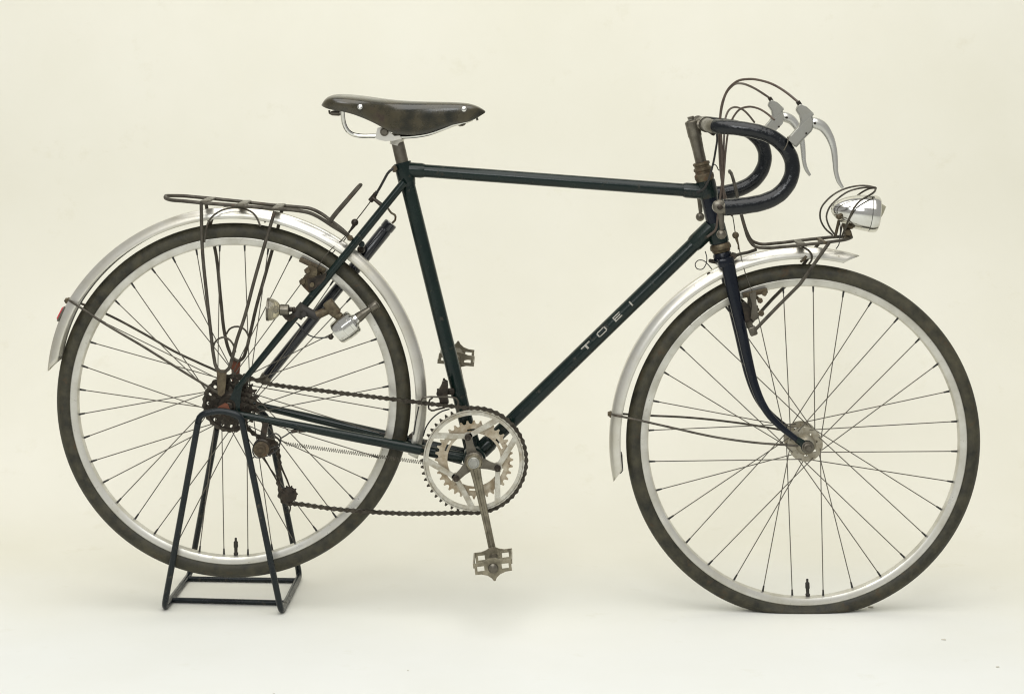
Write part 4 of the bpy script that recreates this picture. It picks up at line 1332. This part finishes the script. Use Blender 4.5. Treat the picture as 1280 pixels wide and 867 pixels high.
r_ = .0062
near_arch = [on_floor(205, 760), P(208, 735, -.045), P(231, 615, -.066), P(247.5, 528, -.083), P(251.5, 519.5, -.084), P(259, 515.2, -.084), P(270, 514.8, -.084), P(281, 514.5, -.084), P(290, 515, -.084), P(297, 518.2, -.084),
             P(302.5, 527, -.083), P(325, 637, -.064), P(347, 742, -.045), on_floor(351.5, 764.5)]
nl, nr = near_arch[0], near_arch[-1]
fl_, fr2 = on_floor(237.5, 717), on_floor(374.5, 719)


def round_path(pts, radius=.02, steps=5):
    """Polyline with rounded corners."""
    out = [pts[0]]
    for i in range(1, len(pts) - 1):
        a, b, c = pts[i - 1], pts[i], pts[i + 1]
        r0 = min(radius, (a - b).length * .45, (c - b).length * .45)
        p0, p1 = b + (a - b).normalized() * r0, b + (c - b).normalized() * r0
        for k in range(steps + 1):
            t = k / steps
            out.append(p0 * (1 - t) ** 2 + b * 2 * t * (1 - t) + p1 * t * t)
    out.append(pts[-1])
    return out


def side_frame(foot_n, foot_f, top_n, top_f):
    mid = (foot_n + foot_f) / 2
    pts = round_path([top_n, foot_n, foot_f, top_f], .022, 6)
    return sweep([(p, r_) for p in pts], 14)


TLn, TRn = P(247.5, 528, -.083), P(302.5, 527, -.083)
TLf, TRf = P(271, 535, .083), P(336, 530, .083)
obj("side_frame", side_frame(nl, fl_, TLn, TLf), STANDP, stand)
obj("side_frame", side_frame(nr, fr2, TRn, TRf), STANDP, stand)
obj("cross_rod", bar(nl.lerp(fl_, .24), nr.lerp(fr2, .24), .0052), STANDP, stand)
obj("cross_rod", bar(nl.lerp(fl_, .86), nr.lerp(fr2, .86), .0052), STANDP, stand)
arch = catmull([(p, r_) for p in [TLn, P(249.5, 521.5, -.083), P(255, 517, -.084), P(263, 515, -.084), P(275, 513.5, -.084), P(288, 515.5, -.084), P(296, 518, -.084), P(300.5, 521.5, -.084), TRn]], .006)
obj("top_arch", sweep(arch, 14), STANDP, stand)
archf = catmull([(p, r_) for p in [TLf, P(276, 522, .083), P(288, 513, .084), P(303, 509, .084), P(320, 512, .084), P(332, 520, .083), TRf]], .006)
obj("top_arch", sweep(archf, 14), STANDP, stand)
obj("axle_cradle", plate_px([(268, 514), (273, 508), (281, 503.5), (285, 505), (287.5, 512), (285, 517), (270, 517.5)], -.082, -.078), REDRUST, stand)
obj("axle_cradle", plate_px([(290, 512), (296, 505), (303, 503), (309, 508), (308, 513)], .078, .082), REDRUST, stand)

# ------------------------------------------------------------------ specks lying on the floor
sp_v = []
for (px, py, w, h) in ((1088, 758, 4.5, .002), (1180, 798.5, 3, .0012), (1247, 832.5, 2.6, .0012), (342.5, 866, 1.2, .001), (510, 837, 1.2, .001)):
    c = on_floor(px, py, .001)
    pl = [(c.x + math.cos(a) * w / PPM * random.uniform(.7, 1.2), c.y + math.sin(a) * w / PPM * random.uniform(.5, 1.2)) for a in [2 * PI * i / 7 for i in range(7)]]
    sp_v.append(plate(pl, [], lambda uu, vv: Vector((uu, vv, .0004)), lambda uu, vv, h=h: Vector((uu, vv, h))))
dbo = obj("debris", join(*sp_v), SPECK, None)
dbo['kind'] = 'stuff'
